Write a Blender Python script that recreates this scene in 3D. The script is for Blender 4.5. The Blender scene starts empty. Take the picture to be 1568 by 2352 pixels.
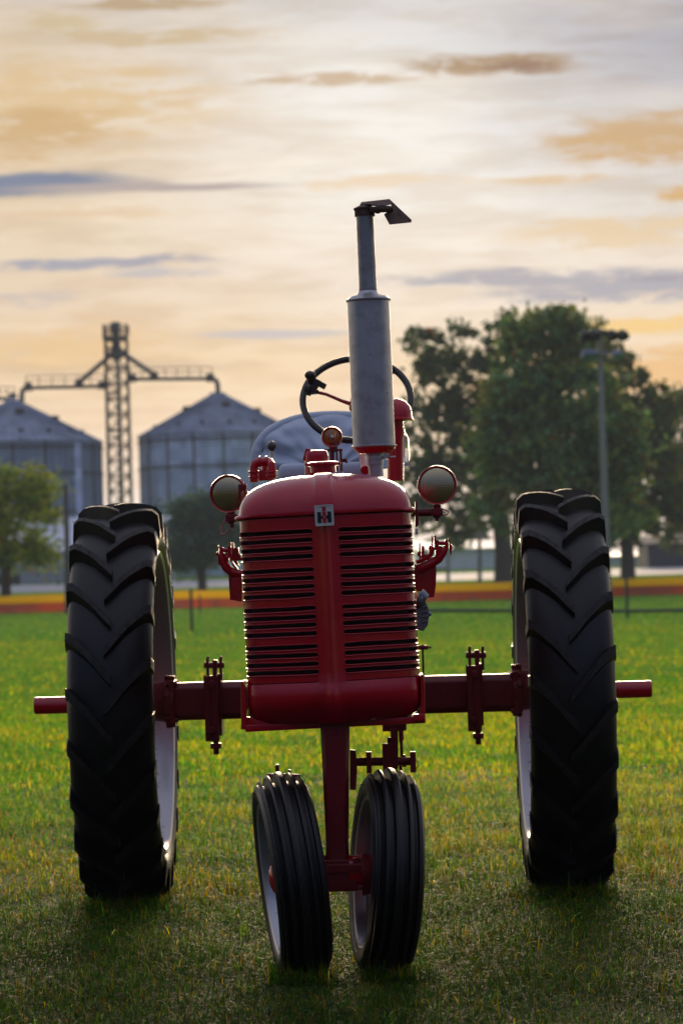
import bpy, math, random
import numpy as np
from mathutils import Vector, Matrix, noise
from math import sin, cos, pi, radians, sqrt, atan2

# ------------------------------------------------------------------ camera, sky, sun, exposure
scn = bpy.context.scene
F = 6987.0                      # focal length in reference pixels (1568 x 2352)
CAMH = 1.0
ROLL = radians(1.6)
PITCH = math.atan(164 / F)
HAZE_DENSITY = 0.00035

cam_d = bpy.data.cameras.new('camera'); cam = bpy.data.objects.new('camera', cam_d)
scn.collection.objects.link(cam); scn.camera = cam
cam_d.sensor_fit = 'VERTICAL'; cam_d.sensor_height = 36.0
cam_d.lens = F * 36.0 / 2352.0
cam_d.clip_start = 0.1; cam_d.clip_end = 4000
cam.location = (0, 0, CAMH)
cam.rotation_euler = (Matrix.Rotation(pi / 2 + PITCH, 3, 'X') @ Matrix.Rotation(-ROLL, 3, 'Z')).to_euler()
cam_d.dof.use_dof = True
cam_d.dof.focus_distance = 8.05
cam_d.dof.aperture_fstop = 6.8
cam_d.dof.aperture_blades = 0

scn.view_settings.view_transform = 'Standard'
scn.view_settings.look = 'None'
scn.view_settings.gamma = 1.0
scn.view_settings.exposure = 0.34
scn.view_settings.use_curve_mapping = False

SUN_EL, SUN_AZ = radians(7.8), radians(1.6)      # azimuth to the right of the view axis (+Y)


def pdir(px, py):
    """direction in the world seen at a reference pixel"""
    u, v = px - 784.0, -(py - 1176.0)
    u0 = u * cos(ROLL) + v * sin(ROLL)
    v0 = -u * sin(ROLL) + v * cos(ROLL)
    return Vector((u0, F * cos(PITCH) - v0 * sin(PITCH), F * sin(PITCH) + v0 * cos(PITCH)))


def at(px, py, Y):
    d = pdir(px, py)
    return Vector((0, 0, CAMH)) + d * (Y / d.y)


# ---- node helpers
class NT:
    def __init__(s, tree): s.t = tree; s.n = tree.nodes; s.l = tree.links
    def node(s, typ, **kw):
        nd = s.n.new(typ)
        for k, v in kw.items(): setattr(nd, k, v)
        return nd
    def put(s, sock, v):
        if isinstance(v, bpy.types.NodeSocket): s.l.new(v, sock)
        elif isinstance(v, (tuple, list)) and len(v) == 3 and sock.type == 'RGBA': sock.default_value = (*v, 1)
        else: sock.default_value = v
    def m(s, op, a, b=0.0, c=None, clamp=False):
        nd = s.node('ShaderNodeMath', operation=op, use_clamp=clamp)
        s.put(nd.inputs[0], a); s.put(nd.inputs[1], b)
        if c is not None: s.put(nd.inputs[2], c)
        return nd.outputs[0]
    def mix(s, f, a, b, blend='MIX'):
        nd = s.node('ShaderNodeMix', data_type='RGBA', blend_type=blend)
        s.put(nd.inputs[0], f); s.put(nd.inputs[6], a); s.put(nd.inputs[7], b)
        return nd.outputs[2]
    def ramp(s, f, stops, interp='LINEAR'):
        nd = s.node('ShaderNodeValToRGB'); cr = nd.color_ramp; cr.interpolation = interp
        while len(cr.elements) < len(stops): cr.elements.new(0.5)
        for e, (p, c) in zip(cr.elements, stops):
            e.position = p; e.color = (*c, 1) if len(c) == 3 else c
        s.put(nd.inputs[0], f)
        return nd.outputs[0]
    def noise(s, vec, scale, detail=4, rough=0.55, dist=0.0):
        nd = s.node('ShaderNodeTexNoise')
        if vec is not None: s.put(nd.inputs['Vector'], vec)
        nd.inputs['Scale'].default_value = scale; nd.inputs['Detail'].default_value = detail
        nd.inputs['Roughness'].default_value = rough; nd.inputs['Distortion'].default_value = dist
        return nd.outputs['Fac']
    def xyz(s, a, b, c):
        nd = s.node('ShaderNodeCombineXYZ'); s.put(nd.inputs[0], a); s.put(nd.inputs[1], b); s.put(nd.inputs[2], c)
        return nd.outputs[0]


def L3(r, g, b):
    """sRGB bytes -> linear"""
    f = lambda c: (c / 255) / 12.92 if c / 255 <= 0.04045 else ((c / 255 + 0.055) / 1.055) ** 2.4
    return (f(r), f(g), f(b))


world = bpy.data.worlds.new('World'); scn.world = world; world.use_nodes = True
W = NT(world.node_tree); W.n.clear()
out = W.node('ShaderNodeOutputWorld'); bg = W.node('ShaderNodeBackground')
W.l.new(bg.outputs[0], out.inputs[0]); bg.inputs[1].default_value = 0.1
tc = W.node('ShaderNodeTexCoord'); sep = W.node('ShaderNodeSeparateXYZ')
W.l.new(tc.outputs['Generated'], sep.inputs[0])
X, Y, Z = sep.outputs
sky = W.node('ShaderNodeTexSky', sky_type='NISHITA'); sky.sun_disc = False
sky.sun_elevation = SUN_EL; sky.sun_rotation = SUN_AZ
sky.air_density = 1.2; sky.dust_density = 2.0
# cloud-covered sky by elevation (Z), warm towards the sun, lavender grey behind
nz1 = W.noise(W.xyz(W.m('MULTIPLY', X, 1.0), W.m('MULTIPLY', Y, 1.0), W.m('MULTIPLY', Z, 5.5)), 9.0, 6, 0.6, 0.3)
nz2 = W.noise(W.xyz(W.m('ADD', X, 3.1), Y, W.m('MULTIPLY', Z, 7.0)), 26.0, 5, 0.6, 0.2)
zw = W.m('ADD', Z, W.m('MULTIPLY', W.m('SUBTRACT', nz1, 0.5), 0.035))
warm = W.ramp(W.m('MULTIPLY', zw, 2.0, clamp=True), [
    (0.00, L3(247, 230, 216)), (0.06, L3(244, 228, 212)), (0.11, L3(238, 210, 178)), (0.145, L3(234, 206, 168)),
    (0.19, L3(228, 210, 190)), (0.24, L3(226, 216, 202)), (0.31, L3(226, 222, 216)), (0.37, L3(192, 190, 190)),
    (0.5, L3(165, 162, 172)), (0.8, L3(165, 165, 180)), (1.0, L3(170, 172, 190))])
back = W.ramp(W.m('MULTIPLY', Z, 1.0, clamp=True), [
    (0.0, L3(62, 62, 72)), (0.10, L3(76, 82, 102)), (0.3, L3(98, 112, 148)), (0.6, L3(145, 152, 178)), (1.0, L3(188, 190, 205))])
fwd = W.m('MULTIPLY_ADD', Y, 0.9, 0.25, clamp=True)
cloudsky = W.mix(fwd, back, warm)
# glow round the hidden sun, orange away from it
def gauss(px, py, sx, sy, warp=0.0):
    d = pdir(px, py).normalized()
    ax = W.m('SUBTRACT', X, W.m('MULTIPLY_ADD', W.m('SUBTRACT', nz1, 0.5), warp * 1.4, d.x))
    az = W.m('SUBTRACT', Z, W.m('MULTIPLY_ADD', W.m('SUBTRACT', nz2, 0.5), warp, d.z))
    q = W.m('ADD', W.m('POWER', W.m('ABSOLUTE', W.m('DIVIDE', ax, sx / F)), 2.0), W.m('POWER', W.m('ABSOLUTE', W.m('DIVIDE', az, sy / F)), 2.0))
    g = W.m('EXPONENT', W.m('MULTIPLY', q, -1.0))
    return W.m('MULTIPLY', g, W.m('GREATER_THAN', Y, 0.0))
glow = gauss(960, 300, 420, 330)
cloudsky = W.mix(W.m('MULTIPLY', glow, 0.85), cloudsky, L3(238, 235, 228))
leftw = gauss(-150, 330, 620, 420)
cloudsky = W.mix(W.m('MULTIPLY', leftw, 0.75), cloudsky, L3(205, 172, 124))
grey = gauss(1650, -20, 560, 420)
cloudsky = W.mix(W.m('MULTIPLY', grey, 1.0), cloudsky, L3(158, 158, 168))
# streaky structure
st = W.ramp(nz2, [(0.42, (0, 0, 0)), (0.60, (1, 1, 1))])
cloudsky = W.mix(W.m('MULTIPLY', W.m('MULTIPLY', st, 0.55), fwd), cloudsky, W.mix(1.0, cloudsky, (0.78, 0.70, 0.62), 'MULTIPLY'))
nz3 = W.noise(W.xyz(X, W.m('ADD', Y, 7.0), W.m('MULTIPLY', Z, 9.0)), 70.0, 6, 0.7, 0.6)
st3 = W.ramp(nz3, [(0.50, (0, 0, 0)), (0.66, (1, 1, 1))])
cloudsky = W.mix(W.m('MULTIPLY', W.m('MULTIPLY', st3, 0.35), fwd), cloudsky, W.mix(1.0, cloudsky, (1.12, 1.10, 1.12), 'MULTIPLY'))
st2 = W.ramp(nz1, [(0.45, (0, 0, 0)), (0.7, (1, 1, 1))])
cloudsky = W.mix(W.m('MULTIPLY', W.m('MULTIPLY', st2, 0.30), fwd), cloudsky, L3(250, 232, 205))
brk = W.noise(W.xyz(X, Y, W.m('MULTIPLY', Z, 4.0)), 60.0, 5, 0.65, 0.4)
brk = W.ramp(brk, [(0.33, (0.25, 0.25, 0.25)), (0.56, (1, 1, 1))])
def cloud(px, py, sx, sy, col, k, warp=0.012, broken=True):
    global cloudsky
    g = gauss(px, py, sx, sy, warp)
    if broken: g = W.m('MULTIPLY', g, brk)
    g = W.ramp(g, [(0.12, (0, 0, 0)), (0.75, (1, 1, 1))], 'EASE')
    cloudsky = W.mix(W.m('MINIMUM', W.m('MULTIPLY', g, k * 1.1), 1.0), cloudsky, tuple(v * 0.86 for v in L3(*col)))
cloud(120, 240, 420, 110, (222, 188, 138), 0.75, 0.02)
cloud(60, 300, 260, 60, (200, 160, 108), 0.55, 0.02)
cloud(1130, 150, 210, 30, (168, 140, 112), 0.95, 0.008)
cloud(1190, 152, 90, 17, (140, 112, 98), 0.9, 0.006)
cloud(780, 178, 260, 18, (198, 170, 140), 0.8, 0.008)
cloud(1490, 320, 260, 52, (205, 168, 124), 0.95, 0.012)
cloud(1560, 290, 160, 34, (200, 165, 125), 0.6, 0.01)
cloud(1290, 410, 170, 18, (222, 190, 150), 0.75, 0.008)
cloud(1560, 445, 60, 20, (215, 170, 112), 0.9, 0.006)
cloud(330, 8, 190, 16, (185, 160, 128), 0.95, 0.006)
cloud(300, 84, 330, 20, (205, 180, 145), 0.85, 0.008)
cloud(110, 50, 110, 26, (205, 182, 140), 0.7, 0.012)
cloud(10, 424, 300, 28, (104, 124, 152), 0.95, 0.009, False)
cloud(330, 430, 330, 11, (172, 160, 160), 0.85, 0.004, False)
cloud(200, 488, 200, 16, (228, 196, 160), 0.7, 0.008)
cloud(180, 604, 330, 15, (160, 162, 176), 0.95, 0.008)
cloud(380, 628, 130, 13, (190, 186, 190), 0.8, 0.008)
cloud(60, 685, 130, 18, (205, 190, 182), 0.8, 0.008)
cloud(900, 420, 260, 15, (238, 212, 180), 0.7, 0.01)
cloud(1440, 530, 300, 40, (232, 202, 160), 0.7, 0.012)
cloud(1260, 636, 420, 22, (170, 170, 180), 0.95, 0.01)
cloud(1420, 668, 330, 26, (166, 168, 180), 0.9, 0.01)
cloud(1500, 745, 260, 24, (250, 206, 124), 0.8, 0.012)
cloud(1560, 640, 140, 12, (150, 152, 168), 0.8, 0.006)
cloud(640, 768, 190, 11, (196, 192, 194), 0.8, 0.004, False)
cloud(1500, 850, 330, 60, (240, 180, 100), 0.6, 0.012)
cloud(200, 845, 420, 24, (212, 186, 158), 0.55, 0.012)
cloud(120, 800, 300, 60, (244, 196, 128), 0.45, 0.02)
below = W.m('LESS_THAN', Z, -0.002)
cloudsky = W.mix(below, cloudsky, (0.12, 0.13, 0.1))
scaled = W.mix(1.0, cloudsky, (9.0, 9.35, 9.8), 'MULTIPLY')
final = W.mix(0.985, sky.outputs[0], scaled)
W.l.new(final, bg.inputs[0])

sun_d = bpy.data.lights.new('sun', 'SUN'); sun = bpy.data.objects.new('sun', sun_d); scn.collection.objects.link(sun)
sun_d.energy = 4.4; sun_d.angle = radians(20.0); sun_d.color = (1.0, 0.76, 0.48)
sdir = Vector((sin(SUN_AZ) * cos(SUN_EL), cos(SUN_AZ) * cos(SUN_EL), sin(SUN_EL)))
sun.rotation_euler = sdir.to_track_quat('Z', 'Y').to_euler()
sun.location = (20, 200, 60)

# ------------------------------------------------------------------ materials
def mat(name, base, rough=0.5, metal=0.0, coat=0.0, bump=None, var=None, spec=0.5, trans=0.0, attr=None, objcoord=True):
    m = bpy.data.materials.new(name); m.use_nodes = True
    T = NT(m.node_tree); b = T.n['Principled BSDF']
    b.inputs['Roughness'].default_value = rough; b.inputs['Metallic'].default_value = metal
    b.inputs['Coat Weight'].default_value = coat; b.inputs['Coat Roughness'].default_value = 0.08
    b.inputs['Specular IOR Level'].default_value = spec
    b.inputs['Transmission Weight'].default_value = trans
    t = T.node('ShaderNodeTexCoord'); v = t.outputs['Object']
    col = T.mix(0.0, base, base)
    if attr:
        a = T.node('ShaderNodeAttribute', attribute_name=attr); col = T.mix(1.0, a.outputs['Color'], base, 'MULTIPLY')
    if var:                                    # (scale, colour, low, high)
        for (sc, c2, lo, hi) in var:
            f = T.ramp(T.noise(v, sc, 5, 0.6), [(lo, (0, 0, 0)), (hi, (1, 1, 1))])
            col = T.mix(f, col, c2)
            rv = T.m('MULTIPLY_ADD', f, 0.12, rough, clamp=True); T.put(b.inputs['Roughness'], rv)
    T.put(b.inputs['Base Color'], col)
    if bump:
        sc, st_, dist = bump
        bn = T.node('ShaderNodeBump'); bn.inputs['Strength'].default_value = st_; bn.inputs['Distance'].default_value = dist
        T.put(bn.inputs['Height'], T.noise(v, sc, 4, 0.6)); T.put(b.inputs['Normal'], bn.outputs[0])
    return m

M = {}
M['red'] = mat('red_enamel', (0.42, 0.001, 0.014), 0.16, 0, 0.4, spec=0.32, bump=(7, 0.16, 0.02), var=[(9, (0.34, 0.001, 0.010), 0.5, 0.75), (70, (0.10, 0.03, 0.03), 0.735, 0.76)])
M['red_rough'] = mat('red_cast_iron_paint', (0.15, 0.002, 0.007), 0.42, 0, 0.1, spec=0.35, bump=(90, 0.35, 0.004), var=[(40, (0.10, 0.004, 0.006), 0.55, 0.75)])
M['dark'] = mat('dark_void', (0.012, 0.010, 0.010), 0.8)
M['core'] = mat('radiator_core', (0.02, 0.014, 0.013), 0.6, 0.3, bump=(400, 0.6, 0.003))
M['wire'] = mat('screen_wire', (0.10, 0.03, 0.03), 0.5, 0.3)
M['rubber'] = mat('black_rubber', (0.0068, 0.0060, 0.0060), 0.40, spec=0.36, bump=(45, 0.22, 0.003), var=[(6, (0.013, 0.010, 0.008), 0.5, 0.8)])
M['lug'] = mat('worn_lug_face', (0.021, 0.017, 0.0145), 0.55, spec=0.3, bump=(90, 0.5, 0.003), var=[(60, (0.011, 0.0095, 0.009), 0.45, 0.6)])
M['rim'] = mat('silver_rim_paint', (0.42, 0.41, 0.45), 0.32, 0.65, var=[(12, (0.30, 0.27, 0.27), 0.55, 0.8)])
M['galv'] = mat('weathered_aluminised_steel', (0.44, 0.43, 0.455), 0.36, 0.75, bump=(60, 0.12, 0.003),
                var=[(22, (0.34, 0.33, 0.35), 0.45, 0.65), (95, (0.10, 0.085, 0.075), 0.66, 0.73), (30, (0.13, 0.09, 0.06), 0.70, 0.76)])
M['pipe'] = mat('heat_browned_pipe', (0.25, 0.235, 0.23), 0.33, 0.85, var=[(14, (0.17, 0.13, 0.11), 0.45, 0.7)])
M['rust'] = mat('rusted_steel', (0.085, 0.040, 0.026), 0.7, 0.2, bump=(120, 0.3, 0.003), var=[(35, (0.045, 0.025, 0.02), 0.45, 0.65)])
M['steel'] = mat('bright_steel', (0.5, 0.5, 0.5), 0.3, 0.9)
M['chrome'] = mat('badge_silver', (0.70, 0.69, 0.67), 0.3, 0.45)
M['badge_black'] = mat('badge_black', (0.008, 0.008, 0.009), 0.35)
M['badge_red'] = mat('badge_red', (0.45, 0.006, 0.006), 0.35)
M['canvas'] = mat('grey_vinyl_cover', (0.50, 0.56, 0.67), 0.5, bump=(9, 0.3, 0.02), var=[(5, (0.38, 0.44, 0.55), 0.4, 0.7)])
M['canvas_edge'] = mat('grey_vinyl_edge', (0.42, 0.47, 0.57), 0.5, bump=(30, 0.3, 0.006))
M['seam'] = mat('dark_seam', (0.10, 0.11, 0.14), 0.7)
M['wheelblack'] = mat('black_bakelite', (0.018, 0.013, 0.011), 0.35)
M['lens'] = mat('headlamp_glass', (0.20, 0.17, 0.12), 0.12, 0.85, 0.6)
M['amber'] = mat('amber_lens', (0.30, 0.11, 0.02), 0.2, 0.2, 0.8)
M['jar'] = mat('clear_glass_jar', (0.9, 0.86, 0.8), 0.05, trans=0.9)
M['alu'] = mat('cast_aluminium', (0.20, 0.22, 0.24), 0.45, 0.7, bump=(60, 0.3, 0.003))
M['knob'] = mat('grey_knob', (0.06, 0.06, 0.065), 0.35)

def lens_material():
    m = M['lens']; T = NT(m.node_tree); b = T.n['Principled BSDF']
    t = T.node('ShaderNodeTexCoord'); s = T.node('ShaderNodeSeparateXYZ'); T.l.new(t.outputs['Object'], s.inputs[0])
    wv = T.m('ADD', T.m('SINE', T.m('MULTIPLY', s.outputs[0], 1500.0)), T.m('MULTIPLY', T.m('SINE', T.m('MULTIPLY', s.outputs[2], 1300.0)), 0.4))
    bn = T.node('ShaderNodeBump'); bn.inputs['Strength'].default_value = 0.16; bn.inputs['Distance'].default_value = 0.001
    T.put(bn.inputs['Height'], wv); T.put(b.inputs['Normal'], bn.outputs[0])
    f = T.m('MULTIPLY_ADD', wv, 0.25, 0.5, clamp=True)
    T.put(b.inputs['Base Color'], T.mix(f, (0.40, 0.31, 0.17), (0.54, 0.43, 0.24)))
lens_material()

# ------------------------------------------------------------------ mesh builder
class MB:
    def __init__(s): s.v = []; s.f = []; s.fm = {}
    def add(s, verts, faces):
        o = len(s.v); s.v += [tuple(p) for p in verts]; s.f += [tuple(i + o for i in fc) for fc in faces]; return s
    def box(s, c, size, rot=None):
        c = Vector(c); hx, hy, hz = [k / 2 for k in size]
        vs = [Vector((x, y, z)) for x in (-hx, hx) for y in (-hy, hy) for z in (-hz, hz)]
        if rot is not None: vs = [rot @ p for p in vs]
        return s.add([c + p for p in vs], [(0, 1, 3, 2), (4, 6, 7, 5), (0, 4, 5, 1), (2, 3, 7, 6), (0, 2, 6, 4), (1, 5, 7, 3)])
    def frame(s, d):
        d = d.normalized(); a = Vector((0, 0, 1)) if abs(d.z) < 0.9 else Vector((1, 0, 0))
        u = d.cross(a).normalized(); w = d.cross(u).normalized(); return u, w
    def cyl(s, p0, p1, r0, r1=None, n=20, cap=True):
        p0, p1 = Vector(p0), Vector(p1); r1 = r0 if r1 is None else r1
        u, w = s.frame(p1 - p0); vs = []
        for p, r in ((p0, r0), (p1, r1)):
            for i in range(n):
                a = 2 * pi * i / n; vs.append(p + u * (r * cos(a)) + w * (r * sin(a)))
        fs = [(i, (i + 1) % n, n + (i + 1) % n, n + i) for i in range(n)]
        if cap: fs += [tuple(range(n - 1, -1, -1)), tuple(range(n, 2 * n))]
        return s.add(vs, fs)
    def lathe(s, prof, c, d, n=32, closed=False):
        """prof = [(t along d, radius)]"""
        c, d = Vector(c), Vector(d).normalized(); u, w = s.frame(d); vs = []; fs = []
        for t, r in prof:
            for i in range(n):
                a = 2 * pi * i / n; vs.append(c + d * t + u * (r * cos(a)) + w * (r * sin(a)))
        m = len(prof)
        for j in range(m if closed else m - 1):
            k = (j + 1) % m
            for i in range(n): fs.append((j * n + i, j * n + (i + 1) % n, k * n + (i + 1) % n, k * n + i))
        return s.add(vs, fs)
    def tube(s, pts, r, n=10, closed=False):
        pts = [Vector(p) for p in pts]; m = len(pts); rs = r if isinstance(r, (list, tuple)) else [r] * m
        vs, fs = [], []; prev = None
        for j, p in enumerate(pts):
            a = pts[(j - 1) % m] if (closed or j > 0) else p; b = pts[(j + 1) % m] if (closed or j < m - 1) else p
            d = (b - a).normalized()
            if prev is None: u, w = s.frame(d)
            else:
                u = (prev - d * prev.dot(d)).normalized(); w = d.cross(u)
            prev = u
            for i in range(n):
                t = 2 * pi * i / n; vs.append(p + (u * cos(t) + w * sin(t)) * rs[j])
        for j in range(m if closed else m - 1):
            k = (j + 1) % m
            for i in range(n): fs.append((j * n + i, j * n + (i + 1) % n, k * n + (i + 1) % n, k * n + i))
        if not closed: fs += [tuple(range(n - 1, -1, -1)), tuple(range((m - 1) * n, m * n))]
        return s.add(vs, fs)
    def prism(s, poly, y0, y1):
        """poly in x,z extruded along y"""
        n = len(poly); vs = [(x, y0, z) for x, z in poly] + [(x, y1, z) for x, z in poly]
        return s.add(vs, [tuple(range(n)), tuple(range(2 * n - 1, n - 1, -1))] + [(i, n + i, n + (i + 1) % n, (i + 1) % n) for i in range(n)])
    def sphere(s, c, r, n=16, m=10, sc=(1, 1, 1)):
        c = Vector(c); vs = []; fs = []
        for j in range(m + 1):
            th = pi * j / m
            for i in range(n):
                a = 2 * pi * i / n; vs.append(c + Vector((r * sc[0] * sin(th) * cos(a), r * sc[1] * sin(th) * sin(a), r * sc[2] * cos(th))))
        for j in range(m):
            for i in range(n): fs.append((j * n + i, (j + 1) * n + i, (j + 1) * n + (i + 1) % n, j * n + (i + 1) % n))
        return s.add(vs, fs)
    def build(s, name, m, parent=None, smooth=True, angle=35, bevel=0.0, seg=2):
        me = bpy.data.meshes.new(name); me.from_pydata(s.v, [], s.f); me.update()
        for i_, mi_ in s.fm.items(): me.polygons[i_].material_index = mi_
        import bmesh
        bm = bmesh.new(); bm.from_mesh(me); bmesh.ops.remove_doubles(bm, verts=bm.verts, dist=1e-5)
        bmesh.ops.recalc_face_normals(bm, faces=bm.faces); bm.to_mesh(me); bm.free()
        if smooth:
            for p in me.polygons: p.use_smooth = True
            me.set_sharp_from_angle(angle=radians(angle))
        me.materials.append(m)
        o = bpy.data.objects.new(name, me); scn.collection.objects.link(o)
        if parent is not None: o.parent = parent
        if bevel:
            b = o.modifiers.new('bevel', 'BEVEL'); b.width = bevel; b.segments = seg; b.limit_method = 'ANGLE'; b.angle_limit = radians(40)
            b.harden_normals = False
            wn = o.modifiers.new('normals', 'WEIGHTED_NORMAL'); wn.keep_sharp = False
        return o

def tag(o, label=None, cat=None, group=None, kind=None):
    if label: o['label'] = label
    if cat: o['category'] = cat
    if group: o['group'] = group
    if kind: o['kind'] = kind
    return o
def empty(name, loc, rz=0.0):
    o = bpy.data.objects.new(name, None); scn.collection.objects.link(o); o.location = loc; o.rotation_euler = (0, 0, rz)
    o.empty_display_size = 0.2
    return o

def np_mesh(name, V, Fq, m, cols=None, parent=None, smooth=False):
    """V (n,3), Fq (k,c) faces of equal size, cols (k,3) per face"""
    me = bpy.data.meshes.new(name); k, c = Fq.shape
    me.vertices.add(len(V)); me.vertices.foreach_set('co', V.astype(np.float32).ravel())
    me.loops.add(k * c); me.loops.foreach_set('vertex_index', Fq.astype(np.int32).ravel())
    me.polygons.add(k); me.polygons.foreach_set('loop_start', np.arange(0, k * c, c, dtype=np.int32))
    if smooth: me.polygons.foreach_set('use_smooth', np.ones(k, dtype=bool))
    if cols is not None:
        a = me.color_attributes.new('tint', 'FLOAT_COLOR', 'CORNER')
        full = np.ones((k, c, 4), dtype=np.float32); full[:, :, :3] = cols[:, None, :]
        a.data.foreach_set('color', full.ravel())
    me.update(calc_edges=True); me.materials.append(m)
    o = bpy.data.objects.new(name, me); scn.collection.objects.link(o)
    if parent is not None: o.parent = parent
    return o

# ------------------------------------------------------------------ tractor
DR = 9.84                                        # distance of the rear axle
YAW = radians(-0.65)
root = empty('tractor', (-0.0195, DR, 0), YAW)
tag(root, 'red vintage row crop farm tractor facing the camera on the grass', 'tractor')
RI = (Matrix.Translation(root.location) @ Matrix.Rotation(YAW, 4, 'Z')).inverted()
def Lc(px, py, yl):
    """point of the tractor seen at a reference pixel at local depth yl"""
    Yw = DR + yl
    for _ in range(3):
        p = RI @ at(px, py, Yw); Yw += yl - p.y
    return RI @ at(px, py, Yw)
def mpp(yl): return (DR + yl) / F                # metres per reference pixel

def add_part(mb, name, m, parent=root, **k): return mb.build(name, M[m] if isinstance(m, str) else m, parent, **k)

# --- tyres and wheels
def rear_wheel(c, inner, phase):
    """inner = +1 when the inner side faces +x"""
    def P(w, r, a): w *= .93; r *= 1.011; return Vector((c[0] + w * inner, c[1] - r * cos(a), c[2] + r * sin(a)))   # a from the front, upward
    t = MB(); prof = [(-.108, .470), (-.118, .478), (-.131, .492), (-.140, .515), (-.142, .535), (-.137, .556), (-.122, .578), (-.095, .594), (-.05, .606), (0, .611),
            (.05, .606), (.095, .594), (.122, .578), (.137, .556), (.142, .535), (.140, .515), (.131, .492), (.118, .478), (.108, .470)]
    n = 96; vs = [P(w, r, 2 * pi * i / n) for (w, r) in prof for i in range(n)]
    fs = [(j * n + i, j * n + (i + 1) % n, (j + 1) * n + (i + 1) % n, (j + 1) * n + i) for j in range(len(prof) - 1) for i in range(n)]
    t.add(vs, fs)
    NL = 22
    base_r = lambda w: np.interp(abs(w), [0, .05, .095, .122, .137, .142], [.611, .606, .594, .578, .556, .535])
    top_r = lambda w: np.interp(abs(w), [0, .05, .09, .125, .14, .146], [.640, .6385, .634, .624, .618, .552])
    rnd = random.Random(5)
    for side in (-1, 1):
        for k in range(NL):
            a0 = 2 * pi * (k + (0.5 if side > 0 else 0)) / NL + phase
            secs = []
            us = [(-0.03, .1455), (0.0, .141), (.12, .122), (.3, .100), (.5, .070), (.68, .043), (.86, .016), (1.0, -.012)]
            for j, (u, w) in enumerate(us):
                uu = max(u, 0); a = a0 - 0.235 * (0.55 * uu + 0.45 * uu ** 1.8)
                hw = 0.027 + 0.007 * (1 - uu); flare = 0.004
                rt = top_r(w); rb = base_r(w) - 0.006
                if j == 0: rt = .560
                if j == len(us) - 1: rt -= 0.003
                ww = w * side
                # widths are angular at radius
                secs.append([P(ww, rb, a + (hw + flare) ), P(ww, rt, a + hw * .74), P(ww, rt, a - hw * .74), P(ww, rb, a - (hw + flare))])
            vs = [p for s_ in secs for p in s_]; fs = []
            for j in range(len(secs) - 1):
                for i in range(3): fs.append((4 * j + i, 4 * j + i + 1, 4 * j + 5 + i, 4 * j + 4 + i))
            fs.append((0, 1, 2, 3)); e = 4 * (len(secs) - 1); fs.append((e + 3, e + 2, e + 1, e))
            nf0 = len(t.f); t.add(vs, fs)
            for q in range(len(fs)):
                if q < 3 * (len(secs) - 1) and q % 3 == 1: t.fm[nf0 + q] = 1
            # moulding whiskers
            for q in range(5):
                j = rnd.choice([1, 1, 1, 2, 3, 4]); s_ = secs[j]; p = s_[1].lerp(s_[2], rnd.random()); 
                d = (p - Vector((c[0], c[1], c[2]))); d = Vector((d.x * 0.9 if j < 2 else 0, d.y, d.z)).normalized()
                d = (d + Vector((rnd.uniform(-.5, .5) + (inner * side * 0.9 if j == 1 else 0), rnd.uniform(-.3, .3), rnd.uniform(-.3, .3)))).normalized()
                t.cyl(p, p + d * rnd.uniform(.005, .011), .0008, .0003, 4, False)
        for k in range(150):
            a = rnd.uniform(0, 2 * pi); w = side * rnd.uniform(.138, .143); r = rnd.uniform(.50, .55)
            p = P(w, r, a); t.cyl(p, p + Vector((inner * side * rnd.uniform(.005, .011), 0, rnd.uniform(-.003, .003))), .0008, .0003, 4, False)
    # wheel disc
    wheel = MB(); AX = (inner, 0, 0)
    wheel.lathe([(-.02, .075), (-.02, .14), (.012, .22), (.02, .33), (.0, .40), (-.0, .432), (-.006, .432), (-.006, .40), (.014, .33), (.006, .22), (-.03, .14), (-.03, .075)], c, AX, 64, closed=True)
    for k in range(8):
        a = 2 * pi * k / 8; wheel.cyl(P(-.035, .11, a), P(-.005, .11, a), .011, None, 6)
    wo = add_part(wheel, 'rear_wheel', 'rim')
    to_ = add_part(t, 'tyre', 'rubber', wo, angle=32); to_.data.materials.append(M['lug'])
    rim = MB()
    rim.lathe([(-.118, .492), (-.126, .486), (-.122, .474), (-.100, .462), (-.062, .455), (-.05, .432), (.0, .428), (.05, .432), (.062, .455), (.100, .462), (.122, .474), (.126, .486), (.118, .492),
               (.112, .480), (.06, .466), (-.06, .466), (-.112, .480)], c, AX, 96, closed=True)
    add_part(rim, 'rim', 'rim', wo)
    hub = MB(); hub.lathe([(-.05, .03), (-.05, .058), (.10, .062), (.128, .066), (.13, .074), (.160, .074), (.163, .070), (.163, .03)], c, AX, 32)
    for k in range(6):
        a = 2 * pi * k / 6 + .3; hub.cyl(P(.150, .072, a), P(.150, .086, a), .011, None, 6); 
    hub.box(Vector(c) + Vector((inner * .147, 0, .0)), (.030, .05, .165))
    add_part(hub, 'hub', 'red_rough', wo, bevel=.002)
    return wo

pl = Lc(250, 1612, -.60); pr = Lc(1317, 1590, -.60); AZ = 0.634
rear_wheel(Vector((pl.x, 0, AZ)), 1, 0.09)
rear_wheel(Vector((pr.x, 0, AZ + .006)), -1, 0.225)

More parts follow.
